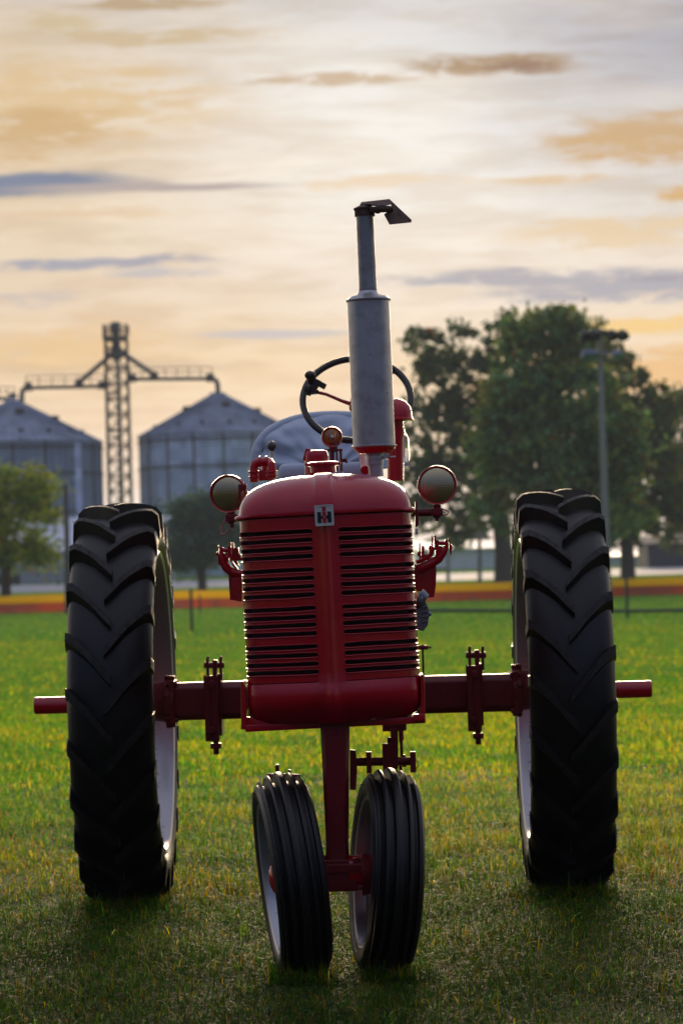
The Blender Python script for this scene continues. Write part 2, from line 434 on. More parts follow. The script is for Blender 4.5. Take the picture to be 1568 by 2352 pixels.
def front_wheel(c, camber, steer, out):
    """axis frame: x' along axle (out = direction of the outer side)"""
    R = Matrix.Rotation(steer, 3, 'Z') @ Matrix.Rotation(camber, 3, 'Y')
    c = Vector(c)
    def P(w, r, a): r *= 1.018; w *= .96; return c + R @ Vector((w, -r * cos(a), r * sin(a)))
    prof = [(-.054, .184), (-.063, .196), (-.069, .212), (-.069, .226), (-.062, .238), (-.0575, .2395), (-.0555, .247), (-.052, .249), (-.049, .236), (-.039, .234),
            (-.036, .2555), (-.031, .2595), (-.0265, .2585), (-.0235, .239), (-.0135, .239), (-.0105, .261), (-.006, .2650), (0, .2655)]
    prof = prof + [(-w, r) for w, r in reversed(prof[:-1])]
    n = 96; t = MB(); t.add([P(w, r, 2 * pi * i / n) for (w, r) in prof for i in range(n)],
        [(j * n + i, j * n + (i + 1) % n, (j + 1) * n + (i + 1) % n, (j + 1) * n + i) for j in range(len(prof) - 1) for i in range(n)])
    rnd = random.Random(3)
    for k in range(110):
        a = rnd.uniform(0, 2 * pi); w, r = rnd.choice([(-.0695, .22), (.0695, .22), (-.066, .234), (.066, .234), (.02, .247)])
        p = P(w, r, a); t.cyl(p, p + R @ Vector((rnd.uniform(.3, 1) * (1 if w > 0 else -1) * .007, 0, 0)), .0007, .0003, 4, False)
    AX = R @ Vector((1, 0, 0))
    w = MB(); w.lathe([(.0, .045), (.005, .10), (.012, .13), (.0, .165), (-.004, .165), (.008, .13), (.0, .10), (-.005, .045)], c, AX * out, 48, closed=True)
    wo = add_part(w, 'front_wheel', 'rim')
    add_part(t, 'tyre', 'rubber', wo, angle=28)
    r = MB(); r.lathe([(-.052, .199), (-.060, .194), (-.056, .186), (-.045, .182), (-.028, .178), (-.022, .164), (.022, .164), (.028, .178), (.045, .182), (.056, .186), (.060, .194), (.052, .199),
                       (.046, .19), (.03, .186), (-.03, .186), (-.046, .19)], c, AX, 72, closed=True)
    add_part(r, 'rim', 'rim', wo)
    h = MB(); h.lathe([(-.105, .028), (-.10, .042), (-.03, .046), (.012, .048), (.04, .044), (.052, .034), (.058, .018), (.060, .001)], c, AX * out, 24)
    add_part(h, 'hub_cap', 'red', wo)
    return wo

YF = -2.0
cl = Lc(667, 2007, YF - .1); cr_ = Lc(886, 2003, YF - .1)
front_wheel((cl.x, YF, .251), radians(-6.0), radians(7.6), -1)
front_wheel((cr_.x, YF, .253), radians(4.2), radians(7.5), 1)

# --- pedestal and knuckle
pt, pb = Lc(769, 1650, YF), Lc(775, 1975, YF)
mb = MB(); k = mpp(YF)
secs = []
for t_ in np.linspace(0, 1, 9):
    p = pt.lerp(pb, t_); r = (34 * (1 - t_) + 24.5 * t_) * k
    if t_ > .93: r *= 1.12
    secs.append((p, r))
vs = []; fs = []; n = 20
for p, r in secs:
    for i in range(n):
        a = 2 * pi * i / n; ca, sa = cos(a), sin(a); q = (abs(ca) ** 5 + abs(sa) ** 5) ** (-1 / 5.0)
        vs.append((p.x + r * q * ca, p.y + r * 1.1 * q * sa, p.z))
for j in range(len(secs) - 1):
    for i in range(n): fs.append((j * n + i, j * n + (i + 1) % n, (j + 1) * n + (i + 1) % n, (j + 1) * n + i))
mb.add(vs, fs)
add_part(mb, 'steering_pedestal', 'red_rough', angle=40)
mb = MB()
kt = Lc(776, 1990, YF)
mb.box((kt.x, YF, kt.z), (.118, .12, .022)); mb.box((kt.x, YF, kt.z - .035), (.098, .10, .05))
for sx in (-1, 1):
    mb.cyl((kt.x + sx * .048, YF - .045, kt.z), (kt.x + sx * .048, YF - .045, kt.z + .026), .0095, None, 6)
    mb.cyl((kt.x + sx * .048, YF + .045, kt.z), (kt.x + sx * .048, YF + .045, kt.z + .02), .0095, None, 6)
mb.cyl((cl.x + .05, YF, .246), (cr_.x - .05, YF, .250), .030, None, 20)
mb.box((kt.x, YF, .256), (.150, .085, .075))
mb.box((kt.x, YF - .035, .222), (.135, .03, .012))
mb.cyl((cr_.x - .062, YF - .01, .252), (cr_.x - .038, YF - .01, .252), .055, .05, 20)
mb.cyl((cl.x + .038, YF - .01, .25), (cl.x + .062, YF - .01, .25), .05, .055, 20)
add_part(mb, 'front_axle_knuckle', 'red_rough', bevel=.003)

# --- nose frame : a = across, h = up along the leaning grille
TAU = radians(1.3); YN = -2.10
N0 = Lc(764, 1566, YN); NR = Vector((cos(TAU), 0, sin(TAU))); NU = Vector((-sin(TAU), 0, cos(TAU)))
KN = mpp(YN)
def NP(a, h, y): return N0 + NR * a + NU * h + Vector((0, y, 0))
HW = .2225
PLAN = [(0, -.014), (.004, -.013), (.010, -.006), (.018, .000), (.025, .002), (.033, .0045), (.0345, .005), (.0365, .0055), (.0385, .006), (.06, .010), (.09, .0185), (.12, .0275), (.15, .038), (.175, .050), (.195, .063),
        (.207, .074), (.2145, .085), (.2195, .10), (.222, .12), (.2225, .15), (.2225, .165), (.2225, .34)]
ydl = [1221, 1240.5, 1260, 1278, 1308.5, 1328, 1347, 1367, 1398, 1417.6, 1436, 1455.6, 1486, 1505, 1525.5, 1544]
SL = sorted([((1568.5 - y) * KN, .0064) for y in ydl] + [(0.001, .0011)], reverse=True)
def grille():
    mb = MB(); rnd = random.Random(2)
    cols = [(-a, y) for a, y in reversed(PLAN)] + PLAN[1:]
    bent = {}
    vs, rows_n = [], None; meta = []
    for ci, (a, y) in enumerate(cols):
        rows = [(.4235, None)]
        for si, (h0, hh) in enumerate(SL):
            s0 = .0335; r0 = .0064
            aa = abs(a)
            if aa < s0 or y > .16: hv = 0
            elif aa < s0 + r0: hv = hh * sqrt(max(0, 1 - ((s0 + r0 - aa) / r0) ** 2))
            else: hv = hh
            wob = .0016 * noise.noise(Vector((a * 14, h0 * 30, 3.0 * (1 if a > 0 else 2))))
            wob2 = .0016 * noise.noise(Vector((a * 14, h0 * 30 + .35, 7.0 * (1 if a > 0 else 2))))
            if hh < .002 or hv == 0: wob = wob2 = 0
            rows.append((h0 + hv + wob, si)); rows.append((h0 - hv + wob2, si))
        for c in (-.010, -.025, -.045, -.062, -.078, -.09, -.099, -.105, -.1075): rows.append((c, None))
        rows_n = len(rows)
        for (h, si) in rows:
            yy = y; an = a
            if h < -.004:
                q = min(1, -h / .1085)
                sc = (1 - q ** 9) ** (1 / 5); sc = max(sc, .30)
                an = a * (sc if abs(a) > .03 else 1); yy = y * (0.75 + .25 * sc) + .045 * q ** 3 
                yy -= .010 * sin(pi * min(1, q * 1.2)) * (1 if abs(a) > .016 else 1.25)
            vs.append(NP(an, h, yy))
        meta.append((a, y, rows))
    fs = []
    for ci in range(len(cols) - 1):
        (a0, y0, r0), (a1, y1, r1) = meta[ci], meta[ci + 1]
        for j in range(rows_n - 1):
            if 1 <= j <= 2 * len(SL) and j % 2 == 1:         # slot row
                g0 = r0[j][0] - r0[j + 1][0]; g1 = r1[j][0] - r1[j + 1][0]
                o0 = abs(a0) >= .0335 and y0 <= .16; o1 = abs(a1) >= .0335 and y1 <= .16
                if o0 and o1: continue
                if not (o0 or o1): continue
                if (o0 and y1 > .16) or (o1 and y0 > .16): 
                    fs.append((ci * rows_n + j, ci * rows_n + j + 1, (ci + 1) * rows_n + j + 1, (ci + 1) * rows_n + j)); continue
                continue
            fs.append((ci * rows_n + j, ci * rows_n + j + 1, (ci + 1) * rows_n + j + 1, (ci + 1) * rows_n + j))
    mb.add(vs, fs)
    lips = MB()
    for si in range(len(SL)):
        for sgn in (-1, 1):
            for low in (1, 0):
                pts = []
                for ci, (a, y, rows) in enumerate(meta):
                    if a * sgn < .0335 or y > .12: continue
                    p = vs[ci * rows_n + 2 * si + 1 + low]
                    pts.append(p + Vector((0, -.0006, -.0005 if low else .0005)))
                if SL[si][1] > .002: lips.tube(pts, .0021 if low else .0011, 8)
    mb.lips = lips
    o = add_part(mb, 'grille', 'red', angle=42)
    lo = add_part(lips, 'slot_lip', 'red', o)
    so = o.modifiers.new('thick', 'SOLIDIFY'); so.thickness = .010; so.offset = 1.0 
    b = o.modifiers.new('edge', 'BEVEL'); b.width = .0016; b.segments = 2; b.limit_method = 'ANGLE'; b.angle_limit = radians(50)
    wn = o.modifiers.new('normals', 'WEIGHTED_NORMAL'); wn.weight = 60
    return o
go = grille()
# orient solidify inward: normals should point to the camera (front)
me = go.data
acc = sum((p.normal.y * p.area) for p in me.polygons)
if acc > 0: me.flip_normals()
go.modifiers['thick'].offset = -1.0
# radiator screen and core behind the slots
mb = MB(); mb.add([NP(x, h, .075) for x in (-.195, .195) for h in (-.02, .42)], [(0, 1, 3, 2)])
mb.box(NP(0, .2, .12), (.40, .05, .44), Matrix.Rotation(-TAU, 3, 'Y'))
scr = MB()
for i in range(64):
    x = -.198 + .396 * i / 63; d = .040 if abs(x) < .15 else .066
    scr.box(NP(x, .205, .062), (.0008, .0008, .43), Matrix.Rotation(-TAU, 3, 'Y'))
for i in range(70):
    h = -.005 + .425 * i / 69; scr.box(NP(0, h, .0635), (.396, .0008, .0008), Matrix.Rotation(-TAU, 3, 'Y'))
add_part(scr, 'screen', 'wire', go, smooth=False)
mb2 = MB(); mb2.box(NP(0, .215, .16), (.432, .09, .49), Matrix.Rotation(-TAU, 3, 'Y'))
add_part(mb2, 'radiator_core', 'core', go, smooth=False)

# --- badge
EB = Matrix.Rotation(-TAU - radians(.8), 3, 'Y')
EC = Lc(744.5, 1183.5, YN - .022)
ER, EU = EB @ Vector((1, 0, 0)), EB @ Vector((0, 0, 1))
kk = KN * 1568 / 200 * 0 + KN                      # metres per reference px
def EP(x, z): return EC + ER * (x * kk) + EU * (z * kk)       # px from the badge centre
def eslab(mb, pts, y0, y1):
    n = len(pts); P_ = [EP(x, z) for x, z in pts]
    vs = [p + Vector((0, y0, 0)) for p in P_] + [p + Vector((0, y1, 0)) for p in P_]
    mb.add(vs, [tuple(range(n)), tuple(range(2 * n - 1, n - 1, -1))] + [(i, n + i, n + (i + 1) % n, (i + 1) % n) for i in range(n)])
def rrect(w, h, r, cx=0, cz=0):
    o = []
    for (sx, sz, a0) in ((1, 1, 0), (-1, 1, 90), (-1, -1, 180), (1, -1, 270)):
        for q in range(5):
            a = radians(a0 + q * 22.5); o.append((cx + sx * (w / 2 - r) + r * cos(a), cz + sz * (h / 2 - r) + r * sin(a)))
    return o
em = MB(); eslab(em, rrect(43, 48, 3.2), 0, .012)
eo = add_part(em, 'emblem', 'chrome', go, bevel=.0008)
er = MB()
outer, inner = rrect(43, 48, 3.2), rrect(38.5, 43.5, 2.2); n = len(outer)
vs = [EP(*p) + Vector((0, -.003, 0)) for p in outer] + [EP(*p) + Vector((0, -.003, 0)) for p in inner] + [EP(*p) + Vector((0, .001, 0)) for p in outer] + [EP(*p) + Vector((0, .001, 0)) for p in inner]
er.add(vs, [(i, (i + 1) % n, n + (i + 1) % n, n + i) for i in range(n)] + [(i, 2 * n + i, 2 * n + (i + 1) % n, (i + 1) % n) for i in range(n)] + [(n + i, n + (i + 1) % n, 3 * n + (i + 1) % n, 3 * n + i) for i in range(n)])
add_part(er, 'emblem_rim', 'chrome', go)
eh = MB()
for sx in (-1, 1):
    q = [(5.3, -16.5), (5.3, -8), (4.6, -8), (4.6, -1), (4.6, 0), (5.3, 0), (5.3, 0)]
    pts = [(15.8, -17), (7.4, -17), (7.4, -8.3), (4.6, -8.3), (4.6, -.7), (7.4, -.7), (7.4, 8), (15.8, 8)]
    eslab(eh, [(sx * x, z) for x, z in pts], -.0022, .0005)
add_part(eh, 'emblem_letter_h', 'badge_black', go, smooth=False)
ei = MB(); eslab(ei, [(-4.2, -17.2), (4.2, -17.2), (4.2, 8), (-4.2, 8)], -.0034, .0005); eslab(ei, [(-4.2, 9.3), (4.2, 9.3), (4.2, 19.3), (-4.2, 19.3)], -.0034, .0005)
add_part(ei, 'emblem_letter_i', 'badge_red', go, smooth=False)
es = MB(); es.cyl(EP(0, -4) + Vector((0, -.003, 0)), EP(0, -4) + Vector((0, -.0052, 0)), .0029, .0024, 14)
add_part(es, 'emblem_screw', 'steel', go)
esr = MB()
for d, hx, hz in (((0), 1.3, .4), (0, .4, 1.3)): eslab(esr, [(-hx, -4 - hz), (hx, -4 - hz), (hx, -4 + hz), (-hx, -4 + hz)], -.0056, -.005)
add_part(esr, 'screw_recess', 'badge_black', go, smooth=False)

# --- hood
def hood():
    mb = MB()
    A = [0, .010, .0185, .0215, .025, .04, .06, .085, .11, .135, .155, .172, .186, .197, .206, .213, .218, .2215, .2238, .2250]
    A = [-a for a in reversed(A)] + A[1:]
    HWd = .2252; Hh = .104; h0 = .427
    pa = np.array([p[0] for p in PLAN[3:]]); py_ = np.array([p[1] for p in PLAN[3:]])
    def plan(a): return float(np.interp(min(abs(a), .2224), pa[:-2], py_[:-2])) - .004
    def Ht(a): return max(0.0, 1 - (abs(a) / HWd) ** 2.7) ** (1 / 2.55) * Hh + .0
    rows = []
    # lip
    phis = [0, 4, 9, 16, 24, 33, 42, 51, 60, 68, 75, 81, 86, 90]
    rows.append(('lip2', 0)); rows.append(('lip', 0))
    for ph in phis: rows.append(('phi', ph))
    for yb in (.22, .4, .7, 1.0, 1.3): rows.append(('back', yb))
    vs = []
    for kind, v in rows:
        for a in A:
            H = Ht(a); y0 = plan(a)
            rib = .007 if abs(a) < .019 else (.004 if abs(a) < .022 else 0)
            if kind == 'lip2': vs.append(NP(a, h0, y0 + .012))
            elif kind == 'lip':
                vs.append(NP(a * 1.0, h0 + .000, y0 - .003))
            elif kind == 'phi':
                ph = radians(v); fl = math.exp(-v / 9.0) * .004
                e = 1.0
                yy = y0 + .175 * (1 - cos(ph)) ** 1.15 * (1 - .45 * (abs(a) / HWd) ** 2) - rib * sin(min(ph * 1.8, pi / 2)) 
                vs.append(NP(a * (1 + fl * 3), h0 + .003 + H * sin(ph) ** .92 + rib * sin(ph) * .6, yy - fl))
            else:
                s_ = 1 - .10 * (v - .15); drop = .02 * (v - .2)
                vs.append(NP(a * s_, h0 + .003 + H + rib * .6 - drop, y0 * 0 + v + .05))
    n = len(A); fs = [(j * n + i, j * n + i + 1, (j + 1) * n + i + 1, (j + 1) * n + i) for j in range(len(rows) - 1) for i in range(n - 1)]
    mb.add(vs, fs)
    # sides below
    return add_part(mb, 'hood', 'red', angle=50)
ho = hood()
mb = MB()                                       # corner beads along the lower hood edge
for sx in (-1, 1):
    mb = MB()
    pts = [NP(sx * a, .4285, y) for a, y in ((.200, .062), (.212, .072), (.220, .086), (.2255, .104), (.227, .13), (.227, .2), (.226, .5))]
    mb.tube(pts, [.002, .005, .0075, .0078, .0065, .005, .004], 10)
    add_part(mb, 'edge_bead', 'red', ho)

# --- body behind the grille
mb = MB()
mb.box(NP(0, .18, .45), (.40, .30, .46), Matrix.Rotation(-TAU, 3, 'Y'))
mb.box((N0.x, -1.05, .86), (.26, 1.1, .46))
add_part(mb, 'engine_block', 'red_rough', bevel=.01)
mb = MB()
mb.box((0, -.25, .72), (.30, .75, .28)); mb.cyl((-.19, 0, .71), (.19, 0, .71), .13, None, 28)
add_part(mb, 'transmission_housing', 'red_rough', bevel=.02)
mb = MB(); mb.box((0.0, -.95, 1.235), (.36, 1.1, .05))
add_part(mb, 'fuel_tank', 'red', bevel=.03, seg=3)

# --- nose bracket (lower plate with side flanges)
def px_poly(pts, y): return [Lc(x, yy, y) for x, yy in pts]
def slab(mb, pts, y0, y1):
    """polygon through reference pixels at depth y0, extruded back to y1"""
    P0 = px_poly(pts, y0); d = Vector((0, y1 - y0, 0)); n = len(P0)
    mb.add(P0 + [p + d for p in P0], [tuple(range(n)), tuple(range(2 * n - 1, n - 1, -1))] + [(i, n + i, n + (i + 1) % n, (i + 1) % n) for i in range(n)])
mb = MB()
slab(mb, [(553, 1676), (977, 1661), (977, 1650), (950, 1652), (900, 1658), (840, 1664), (768, 1667), (690, 1668), (620, 1662), (565, 1645), (554, 1646)], -2.01, -1.995)
slab(mb, [(554, 1676), (568, 1675), (566, 1622), (563, 1575), (558, 1563), (553, 1566)], -2.015, -1.88)
slab(mb, [(962, 1661), (977, 1660), (975, 1567), (971, 1548), (964, 1552), (966, 1600)], -2.015, -1.88)
mb.box(Lc(765, 1660, -1.93), (.45, .17, .018), Matrix.Rotation(-TAU, 3, 'Y'))
mb.box(Lc(962, 1648, -2.022), (.030, .012, .018), Matrix.Rotation(-TAU, 3, 'Y'))
add_part(mb, 'nose_bracket', 'red', bevel=.0025)

# --- rear axle
mb = MB()
def octo(cx0, cx1, zc0, zc1, w, h, b):
    pr_ = [(-w, -h + b), (-w + b, -h), (w - b, -h), (w, -h + b), (w, h - b), (w - b, h), (-w + b, h), (-w, h - b)]
    vs = [(cx0, a, zc0 + c_) for a, c_ in pr_] + [(cx1, a, zc1 + c_) for a, c_ in pr_]
    mb.add(vs, [tuple(range(8)), tuple(range(15, 7, -1))] + [(i, (i + 1) % 8, 8 + (i + 1) % 8, 8 + i) for i in range(8)])
aL = Lc(400, 1620, -.06); aR = Lc(1180, 1597, -.06)
octo(aL.x, -.10, AZ, AZ, .058, .0605, .018); octo(.10, aR.x, AZ, AZ, .058, .0605, .018)
add_part(mb, 'axle_housing', 'red_rough', bevel=.005)
for x, d in ((aL.x, -1), (aR.x, 1)):
    mb = MB()
    mb.box((x + d * .006, 0, AZ), (.018, .135, .138)); mb.lathe([(0, .07), (.012, .052), (.028, .046), (.034, .036), (.034, .02)], (x + d * .012, 0, AZ), (d, 0, 0), 24)
    for sy in (-1, 1):
        for sz in (-1, 1): mb.cyl((x - d * .012, sy * .055, AZ + sz * .058), (x + d * .024, sy * .055, AZ + sz * .058), .009, None, 6)
    add_part(mb, 'axle_flange', 'red_rough', bevel=.003)
mb = MB(); sL = Lc(80, 1633, 0); sR = Lc(1495, 1585, 0)
mb.lathe([(0, 0.0001), (0, .0245), (.004, .0275), (sR.x - sL.x - .004, .0275), (sR.x - sL.x, .0245), (sR.x - sL.x, .0001)], (sL.x, 0, AZ - .002), (1, 0, 0), 28)
add_part(mb, 'axle_shaft', 'red')

# --- tool bar clamps on the axle
def clamp(cx):
    mb = MB(); y = -.085
    def S(dx0, z0, dx1, z1, y0, y1):
        a = Lc(cx + dx0, z0, y); b = Lc(cx + dx1, z1, y)
        mb.box(((a.x + b.x) / 2, (y0 + y1) / 2, (a.z + b.z) / 2), (abs(b.x - a.x), y1 - y0, abs(b.z - a.z)))
    z = 1620 if cx < 700 else 1597
    S(-19, z - 68, 17, z + 82, y - .012, y + .012)           # front strap
    S(-19, z - 68, -2, z + 82, y - .020, y - .012)
    S(12, z - 72, 22, z + 70, y + .012, y + .17)
    S(-15, z - 108, -7, z - 60, y - .0, y + .02); S(15, z - 108, 23, z - 58, y - .0, y + .02)
    S(0, z - 104, 12, z - 62, y - .01, y + .03)
    a = Lc(cx - 20, z - 92, y); b = Lc(cx + 27, z - 92, y); mb.cyl((a.x, y + .01, a.z), (b.x, y + .01, b.z), .010, None, 12)
    c0 = Lc(cx - 4, z + 25, y); 
    for zz in (z - 50, z + 56):
        c0 = Lc(cx - 1, zz, y); mb.cyl((c0.x, y - .034, c0.z), (c0.x, y, c0.z), .012, None, 6)
    a = Lc(cx + 8, z + 80, y); mb.cyl((a.x, y, a.z), (a.x, y, a.z - .046), .009, None, 12)
    S(-4, z + 87, 21, z + 99, y - .018, y + .018)
    for dx in (-11, 19):
        a = Lc(cx + dx, z - 108, y); mb.sphere((a.x, y + .01, a.z), .0065, 8, 6)
    add_part(mb, 'toolbar_clamp', 'red_rough', bevel=.0025)
clamp(488); clamp(1089)

# --- exhaust stack
def stack():
    ym = -1.28; k = mpp(ym)
    b, t = Lc(859, 1030, ym), Lc(845.5, 690, ym); ax = (t - b).normalized(); Lm = (t - b).length
    r = 48.5 * k; mb = MB()
    mb.lathe([(-.010, .030), (-.006, .040), (.0, r * .93), (.005, r + .0045), (.008, r + .0045), (.010, r), (Lm - .004, r), (Lm - .002, r + .004), (Lm + .002, r + .0045), (Lm + .004, r + .001), (Lm + .010, r * .90), (Lm + .017, r * .55), (Lm + .023, r * .46), (Lm + .027, r * .44)], b, ax, 48)
    mo = add_part(mb, 'muffler', 'galv', angle=50)
    rb = MB(); rb.lathe([(-.0155, .035), (-.014, .045), (-.008, r * .86), (-.001, r * .985), (.002, r * .99)], b, ax, 40)
    add_part(rb, 'muffler_base', 'red', mo)
    t2 = Lc(837, 484, ym); up = MB(); L2 = (t2 - t).length; ax2 = (t2 - t).normalized()
    up.lathe([(.015, .0245), (.03, .0262), (.034, .0252), (L2, .0245), (L2, .0225), (.015, .0215)], t, ax2, 32)
    add_part(up, 'exhaust_pipe', 'pipe', mo)
    cp = MB(); c0 = t2 - ax2 * .012
    cp.lathe([(-.004, .0285), (.012, .0285), (.016, .031), (.019, .0315), (.026, .017), (.028, .003)], c0, ax2, 28)
    # hinged flap: a plate to the right with a counterweight arm
    K_ = lambda x, y, d=0: Lc(x, y, ym + d)
    A_ = [K_(848, 468, .028), K_(894, 459, .035), K_(945, 507, .02), K_(894, 516, -.02), K_(880, 490, -.035), K_(852, 484, -.034)]
    thick = Vector((.0, 0, .0025))
    def plate(pts):
        n = len(pts); cp.add([p for p in pts] + [p + thick for p in pts], [tuple(range(n)), tuple(range(2 * n - 1, n - 1, -1))] + [(i, n + i, n + (i + 1) % n, (i + 1) % n) for i in range(n)])
    plate([K_(830, 466, .026), K_(894, 459, .032), K_(902, 468, .0), K_(882, 474, -.03), K_(845, 470, -.03), K_(826, 472, 0)])
    plate([K_(894, 459, .03), K_(945, 507, .02), K_(944, 511, -.015), K_(894, 516, -.03), K_(882, 494, -.034), K_(900, 480, -.01)])
    cp.cyl(K_(856, 482, -.03), K_(902, 480, -.026), .0085, .0085, 12); cp.cyl(K_(862, 481, -.036), K_(872, 481, -.036), .012, .012, 12)
    cp.box(K_(872, 481, -.015), (.058, .035, .014), Matrix.Rotation(radians(-1), 3, 'Y'))
    add_part(cp, 'rain_cap', 'rust', mo, angle=25)
    np_ = MB(); q = Lc(864, 1095, ym); np_.cyl(b - ax * .012, q, .0215, .0205, 28)
    np_.lathe([(0, .0245), (.028, .0245)], b - ax * .045, ax, 28)
    add_part(np_, 'exhaust_neck', 'galv', mo)
    cl_ = MB(); c1 = Lc(861, 1051, ym); cl_.lathe([(-.004, .0225), (-.004, .0275), (.004, .0275), (.004, .0225)], c1, ax, 28, closed=True)
    cl_.box(c1 + Vector((.032, -.012, 0)), (.018, .012, .011)); cl_.cyl(c1 + Vector((.022, -.014, 0)), c1 + Vector((.058, -.014, 0)), .0036, None, 10)
    cl_.cyl(c1 + Vector((.036, -.014, 0)), c1 + Vector((.043, -.014, 0)), .0075, None, 6)
    add_part(cl_, 'clamp', 'steel', mo)
stack()

# --- air pre-cleaner
ya = -.95; k = mpp(ya)
c = Lc(908, 963, ya); mb = MB(); R_ = 39 * k
mb.lathe([(-.006, R_ * .6), (-.004, R_ + .003), (.001, R_ + .003), (.004, R_ * .98), (.02, R_ * .97), (.036, R_ * .86), (.050, R_ * .65), (.058, R_ * .38), (.061, .001)], c, (0.01, 0, 1), 36)
ao = add_part(mb, 'air_cleaner', 'red')
b0 = Lc(908, 1105, ya); mb = MB(); mb.cyl(b0, c, 18.5 * k, 18.5 * k, 24); mb.cyl(Lc(908, 1003, ya), Lc(908, 985, ya), 21 * k, 21 * k, 24)
add_part(mb, 'intake_pipe', 'red', ao)
mb = MB(); g0 = Lc(918, 1062, ya + .05); 
mb.lathe([(0, .018), (.0, .026), (.006, .0285), (.07, .0265), (.085, .020), (.095, .016), (.11, .016)], g0, (0, 0, 1), 24)
add_part(mb, 'glass_jar', 'jar', ao)
mb = MB(); mb.lathe([(.098 + .004 * i, .0165 + (.002 if i % 2 else 0)) for i in range(9)], g0, (0, 0, 1), 20)
add_part(mb, 'jar_thread', 'red_rough', ao)

# --- steering wheel
ys = -.22; k = mpp(ys)
cs = Lc(819, 917, ys); Rw = 124 * k; tilt = radians(37)
def SWP(r, a, d=0): return cs + Vector((r * cos(a), r * sin(a) * sin(tilt) + d * cos(tilt) * -1, r * sin(a) * cos(tilt) + d * sin(tilt) * 1))
mb = MB(); mb.tube([SWP(Rw, 2 * pi * i / 64) for i in range(64)], .0108, 12, closed=True)
so_ = add_part(mb, 'steering_wheel', 'wheelblack')
mb = MB()
for a_ in (radians(168 - 4), radians(48), radians(-72)):
    mb.tube([SWP(.015, a_, -.03), SWP(.05, a_ , -.022), SWP(.10, a_, -.004), SWP(Rw, a_, 0)], [.007, .0055, .005, .006], 8)
mb.cyl(SWP(0, 0, -.04), SWP(0, 0, 0), .026, .02, 20); mb.cyl(SWP(0, 0, -.04), Lc(838, 1080, ys - .5), .012, .014, 14)
add_part(mb, 'spoke', 'red', so_)
mb = MB(); kn = Lc(718, 872, ys)
for a_ in (radians(164), radians(48), radians(-72)):
    pts = [SWP(Rw - .048, a_ + 0, .0), SWP(Rw - .028, a_, .0), SWP(Rw - .004, a_, 0)]; sk = MB(); sk.tube(pts, [.006, .012, .020], 10); add_part(sk, 'spoke_boot', 'wheelblack', so_)
mb.box(Lc(722, 886, ys - .02), (.026, .03, .044), Matrix.Rotation(radians(28), 3, 'Y')); mb.box(Lc(738, 884, ys - .02), (.030, .02, .018), Matrix.Rotation(radians(30), 3, 'Y'))
mb.sphere(Lc(712, 862, ys - .045), .016, 16, 10, (1.1, 1, .9)); mb.cyl(Lc(714, 880, ys - .03), Lc(712, 864, ys - .045), .010, .010, 12)
mb.box(Lc(711, 898, ys - .01), (.016, .02, .03), Matrix.Rotation(radians(20), 3, 'Y'))
add_part(mb, 'spinner_knob', 'wheelblack', so_, bevel=.002)

